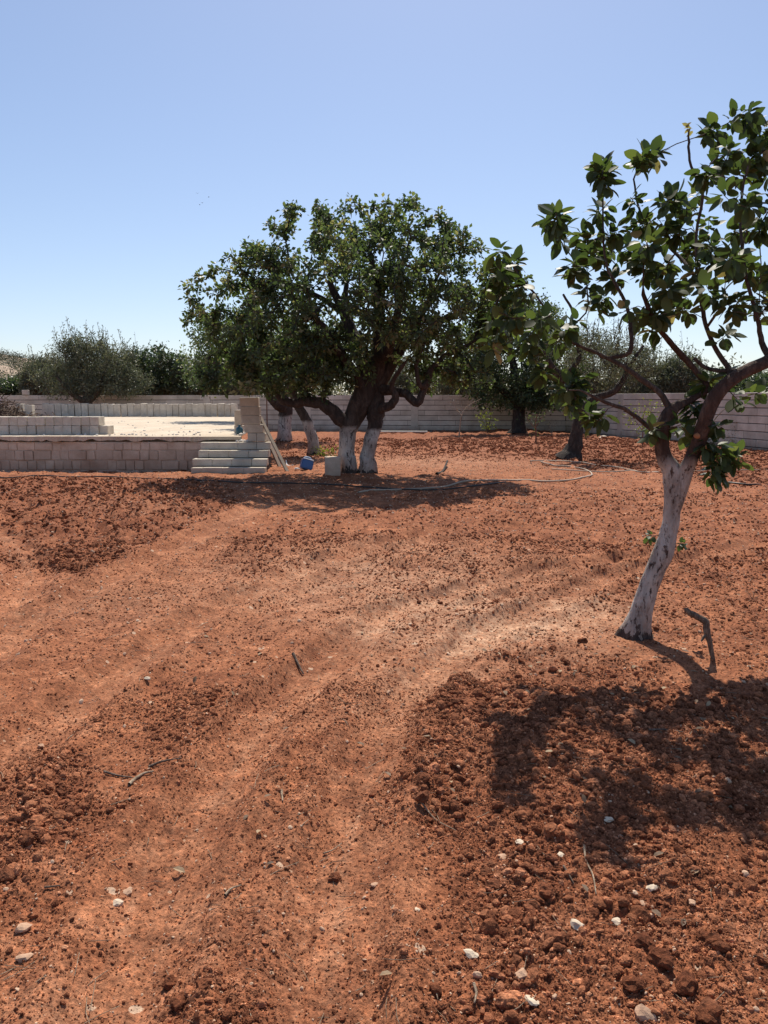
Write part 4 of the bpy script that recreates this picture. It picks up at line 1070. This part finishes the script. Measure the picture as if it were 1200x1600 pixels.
# ------------------------------------------------------------------ clods and pebbles (instanced soil crumbs)
def scatter_gn(name, pts, scl, rot, tone, mat, label, cat, facets=1, nvar=5, amp=.45):
    me = bpy.data.meshes.new(name); me.vertices.add(len(pts)); me.vertices.foreach_set('co', np.asarray(pts, np.float32).ravel())
    for nm, arr, ty, key in (('scl', scl, 'FLOAT_VECTOR', 'vector'), ('rot', rot, 'FLOAT_VECTOR', 'vector'), ('tone', tone, 'FLOAT', 'value')):
        a = me.attributes.new(nm, ty, 'POINT'); a.data.foreach_set(key, np.asarray(arr, np.float32).ravel())
    me.materials.append(MAT[mat])
    ng = bpy.data.node_groups.new(name, 'GeometryNodeTree')
    ng.interface.new_socket('Geometry', in_out='INPUT', socket_type='NodeSocketGeometry')
    ng.interface.new_socket('Geometry', in_out='OUTPUT', socket_type='NodeSocketGeometry')
    N = ng.nodes; L = ng.links
    gi = N.new('NodeGroupInput'); go = N.new('NodeGroupOutput')
    join = N.new('GeometryNodeGeometryToInstance')
    for k in range(nvar):
        ico = N.new('GeometryNodeMeshIcoSphere'); ico.inputs['Radius'].default_value = 1; ico.inputs['Subdivisions'].default_value = facets+1
        pos = N.new('GeometryNodeInputPosition')
        nz = N.new('ShaderNodeTexNoise'); nz.noise_dimensions = '4D'; nz.inputs['W'].default_value = 3.7*k+1; nz.inputs['Scale'].default_value = 1.5; nz.inputs['Detail'].default_value = 4; nz.inputs['Roughness'].default_value = .62
        L.new(pos.outputs[0], nz.inputs['Vector'])
        m1 = N.new('ShaderNodeMath'); m1.operation = 'SUBTRACT'; m1.inputs[1].default_value = .5; L.new(nz.outputs[0], m1.inputs[0])
        m2 = N.new('ShaderNodeMath'); m2.operation = 'MULTIPLY'; m2.inputs[1].default_value = amp*3; L.new(m1.outputs[0], m2.inputs[0])
        vm = N.new('ShaderNodeVectorMath'); vm.operation = 'SCALE'; L.new(pos.outputs[0], vm.inputs[0]); L.new(m2.outputs[0], vm.inputs['Scale'])
        sp = N.new('GeometryNodeSetPosition'); L.new(ico.outputs[0], sp.inputs['Geometry']); L.new(vm.outputs[0], sp.inputs['Offset'])
        sm_ = N.new('GeometryNodeSetMaterial'); sm_.inputs['Material'].default_value = MAT[mat]; L.new(sp.outputs[0], sm_.inputs[0])
        L.new(sm_.outputs[0], join.inputs[0])
    iop = N.new('GeometryNodeInstanceOnPoints'); iop.inputs['Pick Instance'].default_value = True
    L.new(gi.outputs[0], iop.inputs['Points']); L.new(join.outputs[0], iop.inputs['Instance'])
    ri = N.new('FunctionNodeRandomValue'); ri.data_type = 'INT'
    for s_ in ri.inputs:
        if s_.type == 'INT' and s_.name == 'Max': s_.default_value = nvar-1
        if s_.type == 'INT' and s_.name == 'Min': s_.default_value = 0
    L.new([s_ for s_ in ri.outputs if s_.type == 'INT'][0], iop.inputs['Instance Index'])
    for nm, sock in (('scl', 'Scale'), ('rot', 'Rotation')):
        na = N.new('GeometryNodeInputNamedAttribute'); na.data_type = 'FLOAT_VECTOR'; na.inputs['Name'].default_value = nm
        L.new(na.outputs[0], iop.inputs[sock])
    L.new(iop.outputs[0], go.inputs[0])
    o = link(name, me); md = o.modifiers.new('scatter', 'NODES'); md.node_group = ng
    tag(o, label, cat, kind='stuff'); return o
def ground_points(n, rmax, rmin=1.4, half=33, power=1.0):
    a = rng.uniform(-R(half), R(half), n); u = rng.random(n)
    r = (rmin**power+(rmax**power-rmin**power)*u)**(1/power)
    return r*np.sin(a), r*np.cos(a), r
def clods():
    # uniform in area near, thinning out with distance
    xs, ys, rs = [], [], []
    for n, rmax, pw in ((260000, 4.2, 1.2), (190000, 9, .9), (190000, 30, .9)):
        x, y, r = ground_points(n, rmax, 1.4, 33, pw); xs.append(x); ys.append(y); rs.append(r)
    x = np.concatenate(xs); y = np.concatenate(ys); r = np.concatenate(rs)
    m = rough_mask(x, y)
    clus = fbm(x*4, y*4, 120, 3)+.5
    keep = rng.random(len(x)) < np.clip(.03+.95*m**1.15*(.3+1.1*clus), 0, 1)
    x, y, r, m = x[keep], y[keep], r[keep], m[keep]
    n = len(x)
    smin = np.maximum(.0024, r*.00085)
    s = smin*(1-rng.random(n))**(-1/ (3.3-.9*m))
    s = np.minimum(s, .0045+.027*m)*rng.uniform(.8, 1.1, n)
    z = full_h(x, y, rough_mask(x, y))
    ax = np.stack([rng.uniform(.75, 1.3, n), rng.uniform(.75, 1.25, n), rng.uniform(.45, .8, n)], 1)
    pts = np.stack([x, y, z+s*.12], 1)
    rot = rng.uniform(0, 6.28, (n, 3)); rot[:, 0] *= .15; rot[:, 1] *= .15
    big = s > .011
    tone = rng.random(n)
    scatter_gn('soil_crumbs', pts[~big], (ax*s[:, None])[~big], rot[~big], tone[~big], 'red_clod', 'loose red soil crumbs scattered over the tilled ground', 'soil', 0, 6, .5)
    scatter_gn('soil_clods', pts[big], (ax*s[:, None])[big], rot[big], tone[big]*.85, 'red_clod', 'larger lumps of dry red earth on the ground', 'soil', 2, 8, .42)
    print('clods', n, int(big.sum()))
    # pale limestone pebbles and chips
    x, y, r = ground_points(22000, 20, 1.4, 33, .6)
    m = rough_mask(x, y); keep = rng.random(len(x)) < .35+.45*m; x, y, r = x[keep], y[keep], r[keep]; n = len(x)
    s = np.maximum(.0022, r*.0006)*(1-rng.random(n))**(-1/3.2); s = np.minimum(s, .014)
    z = full_h(x, y)
    ax = np.stack([rng.uniform(.8, 1.4, n), rng.uniform(.7, 1.1, n), rng.uniform(.4, .8, n)], 1)
    scatter_gn('pebbles', np.stack([x, y, z+s*.3], 1), ax*s[:, None], rng.uniform(0, 6.28, (n, 3))*np.array([.12, .12, 1]), rng.random(n), 'pale_stone', 'small pale pebbles and chips scattered on the red soil', 'pebbles', 1, 5, .45)
clods()

# straw and fine twigs on the soil
it = []
for k in range(420):
    r = 1.7*(14/1.7)**(random.random()**1.2); a_ = random.uniform(-R(31), R(31)); x, y = r*math.sin(a_), r*math.cos(a_)
    L = random.uniform(.012, .05)*(1+r*.08); an = random.uniform(0, 6.28); bend = random.uniform(-.3, .3)
    z = H(x, y)+.003
    P = [(x-L*math.cos(an), y-L*math.sin(an), z+random.uniform(0, .006)), (x+L*bend*math.sin(an)*.5, y-L*bend*math.cos(an)*.5, z+.004), (x+L*math.cos(an), y+L*math.sin(an), z+random.uniform(0, .01))]
    it.append((np.array(P), [.0008+r*.0002]*3, 3))
tag(link('straw', tubes_mesh('straw', it), None, MAT['pale_twig']), 'fine dry straw and broken twigs strewn on the soil', 'straw', kind='stuff')

# ------------------------------------------------------------------ single stones and clods that read on their own
def rock(name, px, py, size, mat, label, cat, flat=.6, el=1.0, rz=0, sub=2):
    p = gr(px, py); z = H(p.x, p.y); p = gr(px, py, z+size*.2)
    bm = bmesh.new(); bmesh.ops.create_icosphere(bm, subdivisions=sub, radius=1)
    rr = random.Random(px*7+py); offs = [Vector([rr.uniform(-1, 1) for _ in range(3)]).normalized() for _ in range(9)]
    for v in bm.verts:
        d = v.co.normalized(); k = min(1.0, min((.62+.3*((i*37) % 7)/7)/max(.001, d.dot(o)) if d.dot(o) > .1 else 9 for i, o in enumerate(offs)))
        from mathutils import noise as _n
        v.co = d*k*(1+rr.uniform(-.04, .04)+.28*_n.noise(d*2.3+Vector((px*.1, py*.1, 0)))+.16*_n.noise(d*5.5+Vector((py*.1, px*.1, 3))))
        v.co = Vector((v.co.x*size*el, v.co.y*size, v.co.z*size*flat))
    me = bpy.data.meshes.new(name); bm.to_mesh(me); bm.free()
    for pl in me.polygons: pl.use_smooth = False
    o = link(name, me, None, MAT[mat]); o.location = (p.x, p.y, z+size*flat*.35); o.rotation_euler = (rr.uniform(-.2, .2), rr.uniform(-.2, .2), rz or rr.uniform(0, 6))
    tag(o, label, cat)
for a in [(736,1492,.021,'chalk_stone','round cream stone near the bottom edge right of centre',.6),
          (815,1524,.021,'pale_stone','pinkish white stone below and right of the round cream stone',.7),
          (830,1563,.020,'chalk_stone','flat yellowish stone at the bottom edge right of centre',.4),
          (812,1315,.018,'chalk_stone','white flat stone at the left rim of the tree shadow',.5),
          (877,1337,.015,'chalk_stone','small greyish white stone right of the white flat one',.6),
          (784,1339,.020,'pale_stone','orange-tan oval stone left of the white flat stone',.5),
          (903,1446,.020,'chalk_stone','angular pale green-grey stone beside the dry root',.8),
          (966,1441,.016,'chalk_stone','small rounded cream stone right of the angular one',.6),
          (1007,1588,.026,'pale_stone','wedge-shaped pale stone at the bottom edge on the right',.8),
          (585,1382,.016,'pale_stone','sandy stone left of centre of the cloddy strip',.5),
          (650,1422,.011,'chalk_stone','tiny oval white stone in the middle of the cloddy strip',.5),
          (183,1411,.019,'chalk_stone','yellow-white stone on the wheel track at lower left',.5),
          (197,1393,.022,'pale_stone','reddish flat stone just above the yellow-white stone',.4),
          (35,1450,.024,'pale_stone','orange stone near the left edge low down',.5),
          (38,1498,.020,'pale_stone','grey-brown stone near the bottom left corner',.6),
          (1018,1386,.018,'chalk_stone','crumbled cream stone in front of the shadow',.5),
          (1082,1410,.014,'pale_stone','tan pebble near the right edge in front of the shadow',.6),
          (950,1280,.020,'chalk_stone','pale stone lying inside the tree shadow',.5),
          (64,1165,.018,'pale_stone','pale pink pebble at mid left',.5),
          (230,1060,.018,'chalk_stone','cream chip on the track at left',.5),
          (1005,1412,.012,'pale_stone','small beige chip right of the crumbled stone',.6),
          (1105,970,.016,'chalk_stone','white chip behind the crooked stick',.5)]:
    rock('stone', a[0], a[1], a[2], a[3], a[4], 'stone', flat=a[5], el=1.25)
for a in [(524,1373,.022,'dark hollow-sided clod alone on the edge of the smooth track'),
          (1005,1475,.034,'big dark red clod low on the right'),
          (870,1468,.034,'big clod in the lower right tilled strip'),
          (855,1395,.032,'large dark clod beside the thin pale root'),
          (63,1308,.024,'dark round clod at lower left, right one of a pair'),
          (40,1306,.026,'dark round clod at lower left, left one of a pair'),
          (10,1368,.034,'large clod cut by the left edge'),
          (1035,1500,.036,'broad clod near the bottom right'),
          (1075,1540,.036,'lumpy clod at the bottom right'),
          (990,1540,.032,'clod with a pale top near the bottom right'),
          (1110,1585,.038,'big clod cut by the bottom edge at the right'),
          (910,1003,.036,'dark clod just left of the near trunk foot'),
          (885,1035,.022,'dark round clod below left of the near trunk'),
          (655,941,.020,'dark clod on the pale trodden patch'),
          (688,942,.022,'second dark clod on the pale trodden patch, right one'),
          (280,1570,.026,'crusty clod in the small heap at the bottom left'),
          (265,1535,.022,'crumbled clod at the top of the small bottom-left heap'),
          (320,1540,.022,'pale orange clod at the right of the small bottom-left heap'),
          (770,1385,.030,'deep red stone-like clod in the tilled strip'),
          (1110,1470,.035,'clod at the right near the dry chips'),
          (660,1245,.028,'dark clod at the top of the tilled strip'),
          (700,1262,.026,'brown clod right of the thin straw stalk')]:
    rock('clod', a[0], a[1], a[2], 'red_clod', a[3], 'clod', flat=.75, el=1.15, sub=3)

# ------------------------------------------------------------------ sticks
def stick(name, pts, r, mat, label, cat, lift=.008, taper=.5, sides=6):
    P = []
    for q in pts:
        p = gr(q[0], q[1]); z = H(p.x, p.y)+lift
        if len(q) > 2: z = q[2]
        P.append(Vector((p.x, p.y, z)))
    o0 = P[0].copy(); o = tube_obj(name, [p-o0 for p in P], r, mat, None, sides, taper); o.location = o0; tag(o, label, cat); return o
# crooked stick by the near tree: top leans left, foot stands on the soil
f_ = gr(1117, 1036); f_.z = H(f_.x, f_.y)
Yk = f_.y
stk = empty('crooked_stick', (f_.x, f_.y, f_.z), 'crooked dead branch standing in the soil right of the near trunk', 'stick')
pts = [(at(px, py, Yk)-f_, r) for px, py, r in ((1117, 1040, .012), (1110, 1010, .016), (1104, 985, .022), (1103, 972, .020), (1092, 965, .017), (1080, 959, .016), (1071, 952, .013))]
s = Skel(); s.path(pts, -1, 3, .002); V, q, t = tube(s.p, s.r, 9, .2, 2)
link('stem', npmesh('stem', V, [q, t], True), stk, MAT['dry_wood'])
s = Skel(); s.path([(at(1105, 990, Yk)-f_, .011), (at(1099, 996, Yk-.02)-f_, .009), (at(1096, 1002, Yk-.03)-f_, .005)], -1, 2); V, q, t = tube(s.p, s.r, 7, .2, 2)
link('side_stub', npmesh('side_stub', V, [q, t], True), stk, MAT['dry_wood'])
stick('dry_stick', [(163,1211),(185,1217),(207,1221)], .0055, 'dry_wood', 'dark curved twig left of the split pale wood at lower left', 'stick')
stick('dry_stick', [(202,1232),(212,1222),(226,1213),(240,1208)], .008, 'pale_twig', 'split pale wood sliver between two dark twigs at lower left', 'stick')
stick('dry_stick', [(232,1200),(255,1195),(284,1197)], .006, 'dry_wood', 'long thin twig pointing right from the pale sliver at lower left', 'stick')
stick('dry_stick', [(352,1418),(362,1404),(377,1393)], .0045, 'pale_twig', 'short pale stick on the smooth track', 'stick')
stick('dry_stick', [(655,1265),(680,1282),(711,1303)], .0036, 'pale_twig', 'thin straw stalk at the top of the tilled strip', 'stick')
stick('dry_stick', [(912,1333),(916,1355),(926,1375),(931,1408)], .0040, 'pale_twig', 'pale wiry root in the tilled strip at right', 'stick')
stick('dry_stick', [(880,1362),(888,1375),(897,1387)], .0040, 'dry_wood', 'short brown twig left of the pale wiry root', 'stick')
stick('dry_stick', [(740,1552),(744,1565),(741,1580)], .0048, 'pale_twig', 'curved pale stick at the bottom edge', 'stick')
stick('dry_stick', [(676,1545),(680,1560),(684,1575)], .0028, 'pale_twig', 'fine straw at the bottom edge left of the curved stick', 'stick')
stick('dry_stick', [(505,1325),(520,1318),(534,1308)], .003, 'pale_twig', 'fine bent straw left of the tilled strip', 'stick')
stick('dry_stick', [(440,1240),(441,1249),(442,1257)], .0055, 'pale_twig', 'short tan chip of wood on the track centre', 'stick')
stick('dry_stick', [(458,1032),(466,1038),(474,1044)], .010, 'dry_wood', 'dark twig on the track at mid picture', 'stick')
stick('dry_stick', [(70,1395),(82,1392),(94,1390)], .004, 'dry_wood', 'short reddish stick at lower left', 'stick')
stick('dry_stick', [(1013,1153),(1040,1152),(1066,1158)], .005, 'dry_wood', 'thin twig inside the near tree shadow', 'stick')
stick('dead_branch', [(682,742),(692,736),(699,729,.14)], .035, 'dark_bark', 'short dark branch end sticking up in the big tree shadow', 'stick', taper=.6)

# fallen leaves under the trees, small rubbish on the slab
N = 900; cx = []; cy = []
for (c_, rad, n_) in ((gr(1050, 1150), 1.3, 110), (gr(1000, 1000), 2.4, 120), (gr(560, 750), 4.2, 380), (gr(900, 712), 2.5, 80)):
    cx.append(rng.normal(c_.x, rad*.6, n_)); cy.append(rng.normal(c_.y, rad*.6, n_))
cx = np.concatenate(cx); cy = np.concatenate(cy); ok = cy > 1.6; cx, cy = cx[ok], cy[ok]
zz = full_h(cx, cy)+.008
d = rng.normal(0, 1, (len(cx), 3)); d[:, 2] *= .25; d /= np.linalg.norm(d, axis=1)[:, None]
V, f, t = leaf_cloud(np.stack([cx, cy, zz], 1), .040, .022, dirs=d, tmpl=T_OVAL, up=2.5)
leaf_mat('dry_leaf', [(0, (.12, .07, .04)), (.7, (.24, .15, .08)), (1, (.46, .34, .20))], (1.2, 1.1, .9, 1), .7, .15)
tag(link('leaf_litter', npmesh('leaf_litter', V, [f], False, t), None, MAT['dry_leaf']), 'dry fallen leaves lying on the soil under the trees', 'leaf litter', kind='stuff')

# ------------------------------------------------------------------ hoses
def hose(name, pts, r, mat, label):
    P = []
    for q in pts:
        p = ong(q[0], q[1]); p.z = H(p.x, p.y)+r*.8+(q[2] if len(q) > 2 else 0.01); P.append(p)
    s = Skel(); s.path([(p, r) for p in P], -1, 6)
    for k in range(len(s.p)): s.p[k][2] = max(s.p[k][2], H(s.p[k][0], s.p[k][1])+r*.7)
    pp = np.array(s.p); pp[:, 2] = np.convolve(np.pad(pp[:, 2], 1, 'edge'), [.25, .5, .25], 'valid')
    V, q, t = tube(pp, s.r, 7); o = link(name, npmesh(name, V, [q, t], True), None, MAT[mat]); tag(o, label, 'hose')
hose('irrigation_pipe', [(-60,740),(0,742),(60,745),(110,747),(170,746),(240,748),(310,752),(380,756),(450,757),(520,760),(600,764),(680,767),(740,762),(790,756)], .014, 'black_hose', 'thin black irrigation pipe crossing the soil in front of the terrace')
hose('garden_hose', [(560,772),(620,766),(690,762),(730,756),(800,752),(850,753),(890,752),(915,748),(925,742),(915,735),(895,732),(865,728),(845,724)], .017, 'tan_hose', 'pale hose bending in a loop in front of the flared olive trunk')
hose('garden_hose', [(828,722),(860,721),(895,723),(930,728),(965,731),(1000,737),(1030,739)], .017, 'tan_hose', 'pale hose running from the flared olive trunk to the near tree')
hose('garden_hose', [(862,735),(900,737),(950,738),(1000,738),(1060,738),(1130,738),(1220,736)], .012, 'tan_hose', 'thin straight pale hose across the ground behind the near tree')
hose('irrigation_pipe', [(1138,758),(1165,760),(1195,759),(1240,758)], .017, 'black_hose', 'dark pipe end at the right edge behind the near tree')

# ------------------------------------------------------------------ small things around the big tree
# block leaning at the trunk foot
p = ong(519, 743); thing_block('concrete_block', block_mesh(.33, .3, .39, .012, 40), (p.x, p.y+.15, Hb(p.x, p.y)-.01), 'retaining_block', 'grey concrete block standing at the left foot of the big tree', 'block', rz=.08)
# blue crate / jerrycan
p = ong(477, 735)
jc = empty('blue_container', (p.x, p.y+.1, Hb(p.x, p.y)+.02), 'blue plastic container with pale top tipped over between stair and big tree', 'container', rz=.35)
jc.rotation_euler = (-.25, .28, .3)
bm = bmesh.new(); box_bm(bm, -.13, .13, -.09, .09, 0, .2); bmesh.ops.bevel(bm, geom=list(bm.edges), offset=.02, segments=2, affect='EDGES')
me = bpy.data.meshes.new('body'); bm.to_mesh(me); bm.free(); put('body', me, (0, 0, 0), jc, 'blue_plastic')
bm = bmesh.new(); box_bm(bm, -.125, .125, -.085, .085, .203, .225); bmesh.ops.bevel(bm, geom=list(bm.edges), offset=.008, segments=1, affect='EDGES')
me = bpy.data.meshes.new('lid'); bm.to_mesh(me); bm.free(); put('lid', me, (0, 0, 0), jc, 'light_blue_plastic')
s = Skel(); s.path([((-.08, 0, .225), .011), ((-.07, 0, .265), .011), ((0, 0, .28), .011), ((.07, 0, .265), .011), ((.08, 0, .225), .011)], -1, 4)
V, q, t = tube(s.p, s.r, 8); link('handle', npmesh('handle', V, [q, t], True), jc, MAT['light_blue_plastic'])
p = ong(464, 734)
o = tube_obj('plastic_scrap', [Vector((-.05, 0, .02)), Vector((0, .0, .03)), Vector((.06, -.01, .015))], .022, 'white_plastic', None, 7, .6); o.location = (p.x, p.y, Hb(p.x, p.y)); tag(o, 'small white plastic scrap in front of the blue container', 'scrap')
o = stick('plastic_scrap', [(447,719),(448,727),(452,731),(458,732)], .018, 'white_plastic', 'curved white strip lying at the foot of the leaning plank', 'scrap', taper=.7)
# planks leaning on the pillar
def plank(label, A, B, wd, th, mat):
    A = Vector(A); B = Vector(B); d = (B-A); L = d.length
    o = link('plank', box_mesh('plank', -wd/2, wd/2, -th/2, th/2, 0, L), None, MAT[mat]); o.location = A
    o.rotation_euler = d.to_track_quat('Z', 'Y').to_euler(); tag(o, label, 'plank'); return o
A = ong(449, 737); B = at(407, 652, 17.45); plank('long narrow plank leaning on the right side of the block pillar', (A.x, A.y, Hb(A.x, A.y)), B, .07, .035, 'wood_plank')
A = ong(436, 731); B = at(410, 668, 17.55); plank('broad weathered board leaning behind the long narrow plank', (A.x, A.y+.15, Hb(A.x, A.y)), B, .2, .03, 'wood_plank')
# steel rod in the ground by the back wall left of the first white trunk
o = tube_obj('steel_rod', [Vector((0, 0, 0)), Vector((0, 0, 1.1)), Vector((.01, 0, 2.0))], .02, 'rust'); p = gr(418, 690); o.location = (at(418, 690, 25).x, 25, -.1); tag(o, 'thin dark steel rod standing behind the block pillar', 'rod')
# teal jug on the terrace beside the pillar
tj = empty('water_jug', (at(374, 668, 17.75).x, 17.75, TZ+.012), 'dark teal water jug on the terrace at the left of the block pillar', 'jug')
def lathe(name, prof, parent, mat, sides=16):
    V = []; n = len(prof)
    for r, z in prof:
        for k in range(sides): a_ = k*2*math.pi/sides; V.append((r*math.cos(a_), r*math.sin(a_), z))
    j = np.arange(n-1)[:, None]*sides; i = np.arange(sides)[None, :]; i2 = (i+1) % sides
    f = np.stack([j+i, j+i2, j+sides+i2, j+sides+i], -1).reshape(-1, 4)
    return link(name, npmesh(name, np.array(V), [f], True), parent, MAT[mat])
lathe('body', [(.001, 0), (.075, 0), (.085, .02), (.085, .11), (.07, .15), (.03, .17), (.025, .19)], tj, 'teal_plastic')
lathe('cap', [(.03, .191), (.03, .215), (.001, .216)], tj, 'teal_plastic')
# crumbled mortar by the pillar and along the retaining wall foot
def rubble(label, spots, n, smax, mat='limestone'):
    bm = bmesh.new()
    for _ in range(n):
        (x0, x1, y0, y1, z) = random.choice(spots); x, y = random.uniform(x0, x1), random.uniform(y0, y1); s_ = random.uniform(.3, 1)**2*smax
        zz = (Hb(x, y) if z is None else z)
        M = Matrix.Translation((x, y, zz+s_*.3)) @ Matrix.Rotation(random.uniform(0, 6), 4, 'Z') @ Matrix.Diagonal((s_*random.uniform(.8, 1.5), s_, s_*random.uniform(.5, .9), 1))
        r_ = bmesh.ops.create_icosphere(bm, subdivisions=1, radius=1, matrix=M)
        for v in r_['verts']: v.co += Vector([random.uniform(-.2, .2)*s_ for _ in range(3)])
    me = bpy.data.meshes.new('rubble'); bm.to_mesh(me); bm.free(); o = link('rubble', me, None, MAT[mat]); tag(o, label, 'rubble', kind='stuff')
rubble('crumbled mortar and stone bits on the terrace edge beside the pillar', [(-3.45, -3.25, 17.5, 18.3, TZ), (-3.6, -3.3, 18.4, 19.0, TZ), (-3.3, -3.0, 17.15, 17.35, .64)], 50, .06)
rubble('small stones and mortar crumbs scattered over the pale terrace top', [(-9, -4, 17.6, 20, TZ), (-9.5, -5, 20, 28, TZ), (-8, -4, 17.5, 17.9, TZ)], 160, .035)
rubble('dark rubble lying at the foot of the retaining wall', [(-8.6, -6.2, 16.75, 17.3, None), (-6.0, -4.5, 16.8, 17.3, None)], 260, .07, 'retaining_block')
# white marble strip and little white stones along the back wall
A = at(592, 676, 35.4); B = at(668, 675, 35.4)
o = put('marble_strip', block_mesh(round(B.x-A.x, 2), .25, .06, .01, 50, .006), ((A.x+B.x)/2, 35.4, .05), None, 'limestone'); tag(o, 'long white stone strip lying at the foot of the back wall', 'stone strip')
rock('stone', 942, 684, .16, 'chalk_stone', 'white stone at the foot of the right wall behind the flared olive', 'stone', .6)

# ------------------------------------------------------------------ saplings and weeds
def sapling(name, label, px, py, Y, stems, leaf=None, nleaf=0, mat='olive_bark', cat='sapling'):
    p = at(px, py, Y); p.z = Hb(p.x, Y)-.02; root = empty(name, tuple(p), label, cat)
    tipz = []
    for k, s_ in enumerate(stems):
        pts = [((x, y, z), r) for x, y, z, r in s_]; s = Skel(); s.path(pts, -1, 3); V, q, t = tube(s.p, s.r, 6)
        link('stem', npmesh('stem', V, [q, t], True), root, MAT[mat]); tipz += s.p[len(s.p)//3:]
    if leaf:
        P = np.array(tipz); c = P[rng.integers(0, len(P), nleaf)]+rng.normal(0, leaf[3], (nleaf, 3)); c[:, 2] = np.maximum(c[:, 2], .03)
        V, f, t = leaf_cloud(c, leaf[0], leaf[1], up=.3); tag(link('foliage', npmesh('foliage', V, [f], False, t), root, MAT[leaf[2]]), kind='stuff')
    return root
sapling('sapling', 'bare pale sapling with few twigs standing before the back wall', 717, 682, 31, [[(0,0,0,.03),(.05,0,.6,.025),(.12,0,1.0,.018),(.35,.1,1.3,.012),(.9,.1,1.6,.008)], [(.1,0,.9,.016),(-.1,.1,1.2,.01),(-.25,.1,1.5,.006)], [(.12,0,1.0,.014),(.1,.1,1.4,.008),(.3,.1,1.8,.005)], [(.3,.1,1.25,.01),(.5,.1,1.2,.007),(.7,.1,1.35,.005)]], (.06,.03,'dry_weed',.12), 60, 'pale_twig')
sapling('sapling', 'young reddish sapling alone in the soil before the dark corner tree', 837, 700, 26.5, [[(0,0,0,.03),(.0,0,.35,.025),(-.03,0,.75,.02),(.02,0,1.0,.012)], [(0,0,.5,.014),(-.2,0,.72,.01),(-.35,0,.95,.006)], [(0,0,.6,.014),(.16,0,.9,.01),(.3,0,.98,.006)]], (.08,.04,'pistachio_leaf_far',.10), 60, 'rust')
sapling('sapling', 'slim sapling with small green leaves in front of the right wall', 1003, 707, 25.4, [[(0,0,0,.02),(0,0,.45,.018),(-.02,0,.9,.012),(.05,0,1.3,.006)], [(0,0,.5,.01),(-.25,0,.85,.008),(-.5,0,1.15,.005)], [(0,0,.6,.01),(.2,0,1.0,.007),(.25,0,1.3,.004)]], (.09,.055,'yellow_leaf',.17), 170, 'rust')
sapling('bush', 'small yellow-green bush at the foot of the back wall', 762, 672, 35.2, [[(0,0,0,.02),(-.05,0,.4,.015),(-.15,0,.9,.008)], [(0,0,0,.02),(.08,0,.5,.015),(.15,0,.95,.008)], [(0,0,0,.02),(-.2,0,.5,.012),(-.4,0,.8,.006)]], (.13,.06,'yellow_leaf',.14), 150, cat='bush')
sapling('weed_tuft', 'dry grey weed tuft against the right wall near the right edge', 1155, 702, 25.0, [[(0,0,0,.012),(-.1,0,.4,.008),(-.2,0,.75,.004)], [(0,0,0,.012),(.05,0,.45,.008),(.08,0,.9,.004)], [(0,0,0,.012),(.2,0,.35,.008),(.35,0,.6,.004)], [(0,0,0,.01),(-.25,0,.25,.007),(-.4,0,.4,.004)]], (.09,.025,'dry_weed',.09), 240, 'pale_twig', 'weed')
sapling('weed_tuft', 'small dry weed at the wall foot left of the flared olive trunk', 862, 684, 33.5, [[(0,0,0,.012),(-.1,0,.3,.008),(-.2,0,.5,.004)], [(0,0,0,.012),(.05,0,.3,.008),(.2,0,.55,.004)]], (.1,.03,'dry_weed',.08), 80, 'pale_twig', 'weed')
sapling('weed_tuft', 'yellowish low weeds between the two white trunks left of the big tree', 511, 706, 21.5, [[(0,0,0,.01),(-.1,0,.1,.008),(-.3,0,.14,.004)], [(0,0,0,.01),(.1,0,.12,.008),(.25,0,.16,.004)]], (.1,.05,'yellow_leaf',.09), 130, 'pale_twig', 'weed')
sapling('weed_tuft', 'single dark dry weed in the open soil near the right edge', 1175, 948, 5.95, [[(0,0,0,.003),(-.02,0,.04,.002),(-.04,0,.07,.001)], [(0,0,0,.003),(.01,0,.06,.002),(.02,0,.09,.001)], [(0,0,0,.003),(.04,0,.03,.002),(.06,0,.05,.001)]], (.012,.004,'dry_weed',.01), 30, 'dry_wood', 'weed')

# ------------------------------------------------------------------ birds
for k, (px, py, rz) in enumerate([(308, 302, .4), (326, 308, 2.2), (312, 320, 1.2), (316, 317, -.4)]):
    p = at(px, py, 150)
    bd = empty('bird', tuple(p), ('topmost tiny bird of the few in the sky left of the big tree', 'rightmost tiny bird of the few in the sky left of the big tree', 'lowest tiny bird of the few in the sky left of the big tree', 'tiny bird just above the lowest one in the sky left of the big tree')[k], 'bird', 'birds flying above the left of the big tree', rz)
    s = Skel(); s.path([((0, -.12, 0), .015), ((0, -.04, 0), .04), ((0, .06, 0), .035), ((0, .13, 0), .01)], -1, 2); V, q, t = tube(s.p, s.r, 7)
    link('body', npmesh('body', V, [q, t], True), bd, MAT['bird_feather'])
    for sg in (-1, 1):
        V = np.array([(0, .06, .0), (0, -.05, .0), (sg*.16, -.03, .07), (sg*.14, .06, .08), (sg*.3, -.04, .03)], float)
        f = np.array([[0, 1, 2], [0, 2, 3], [3, 2, 4]]); o = link('wing', npmesh('wing', V, [f]), bd, MAT['bird_feather'])
        sd = o.modifiers.new('thickness', 'SOLIDIFY'); sd.thickness = .01
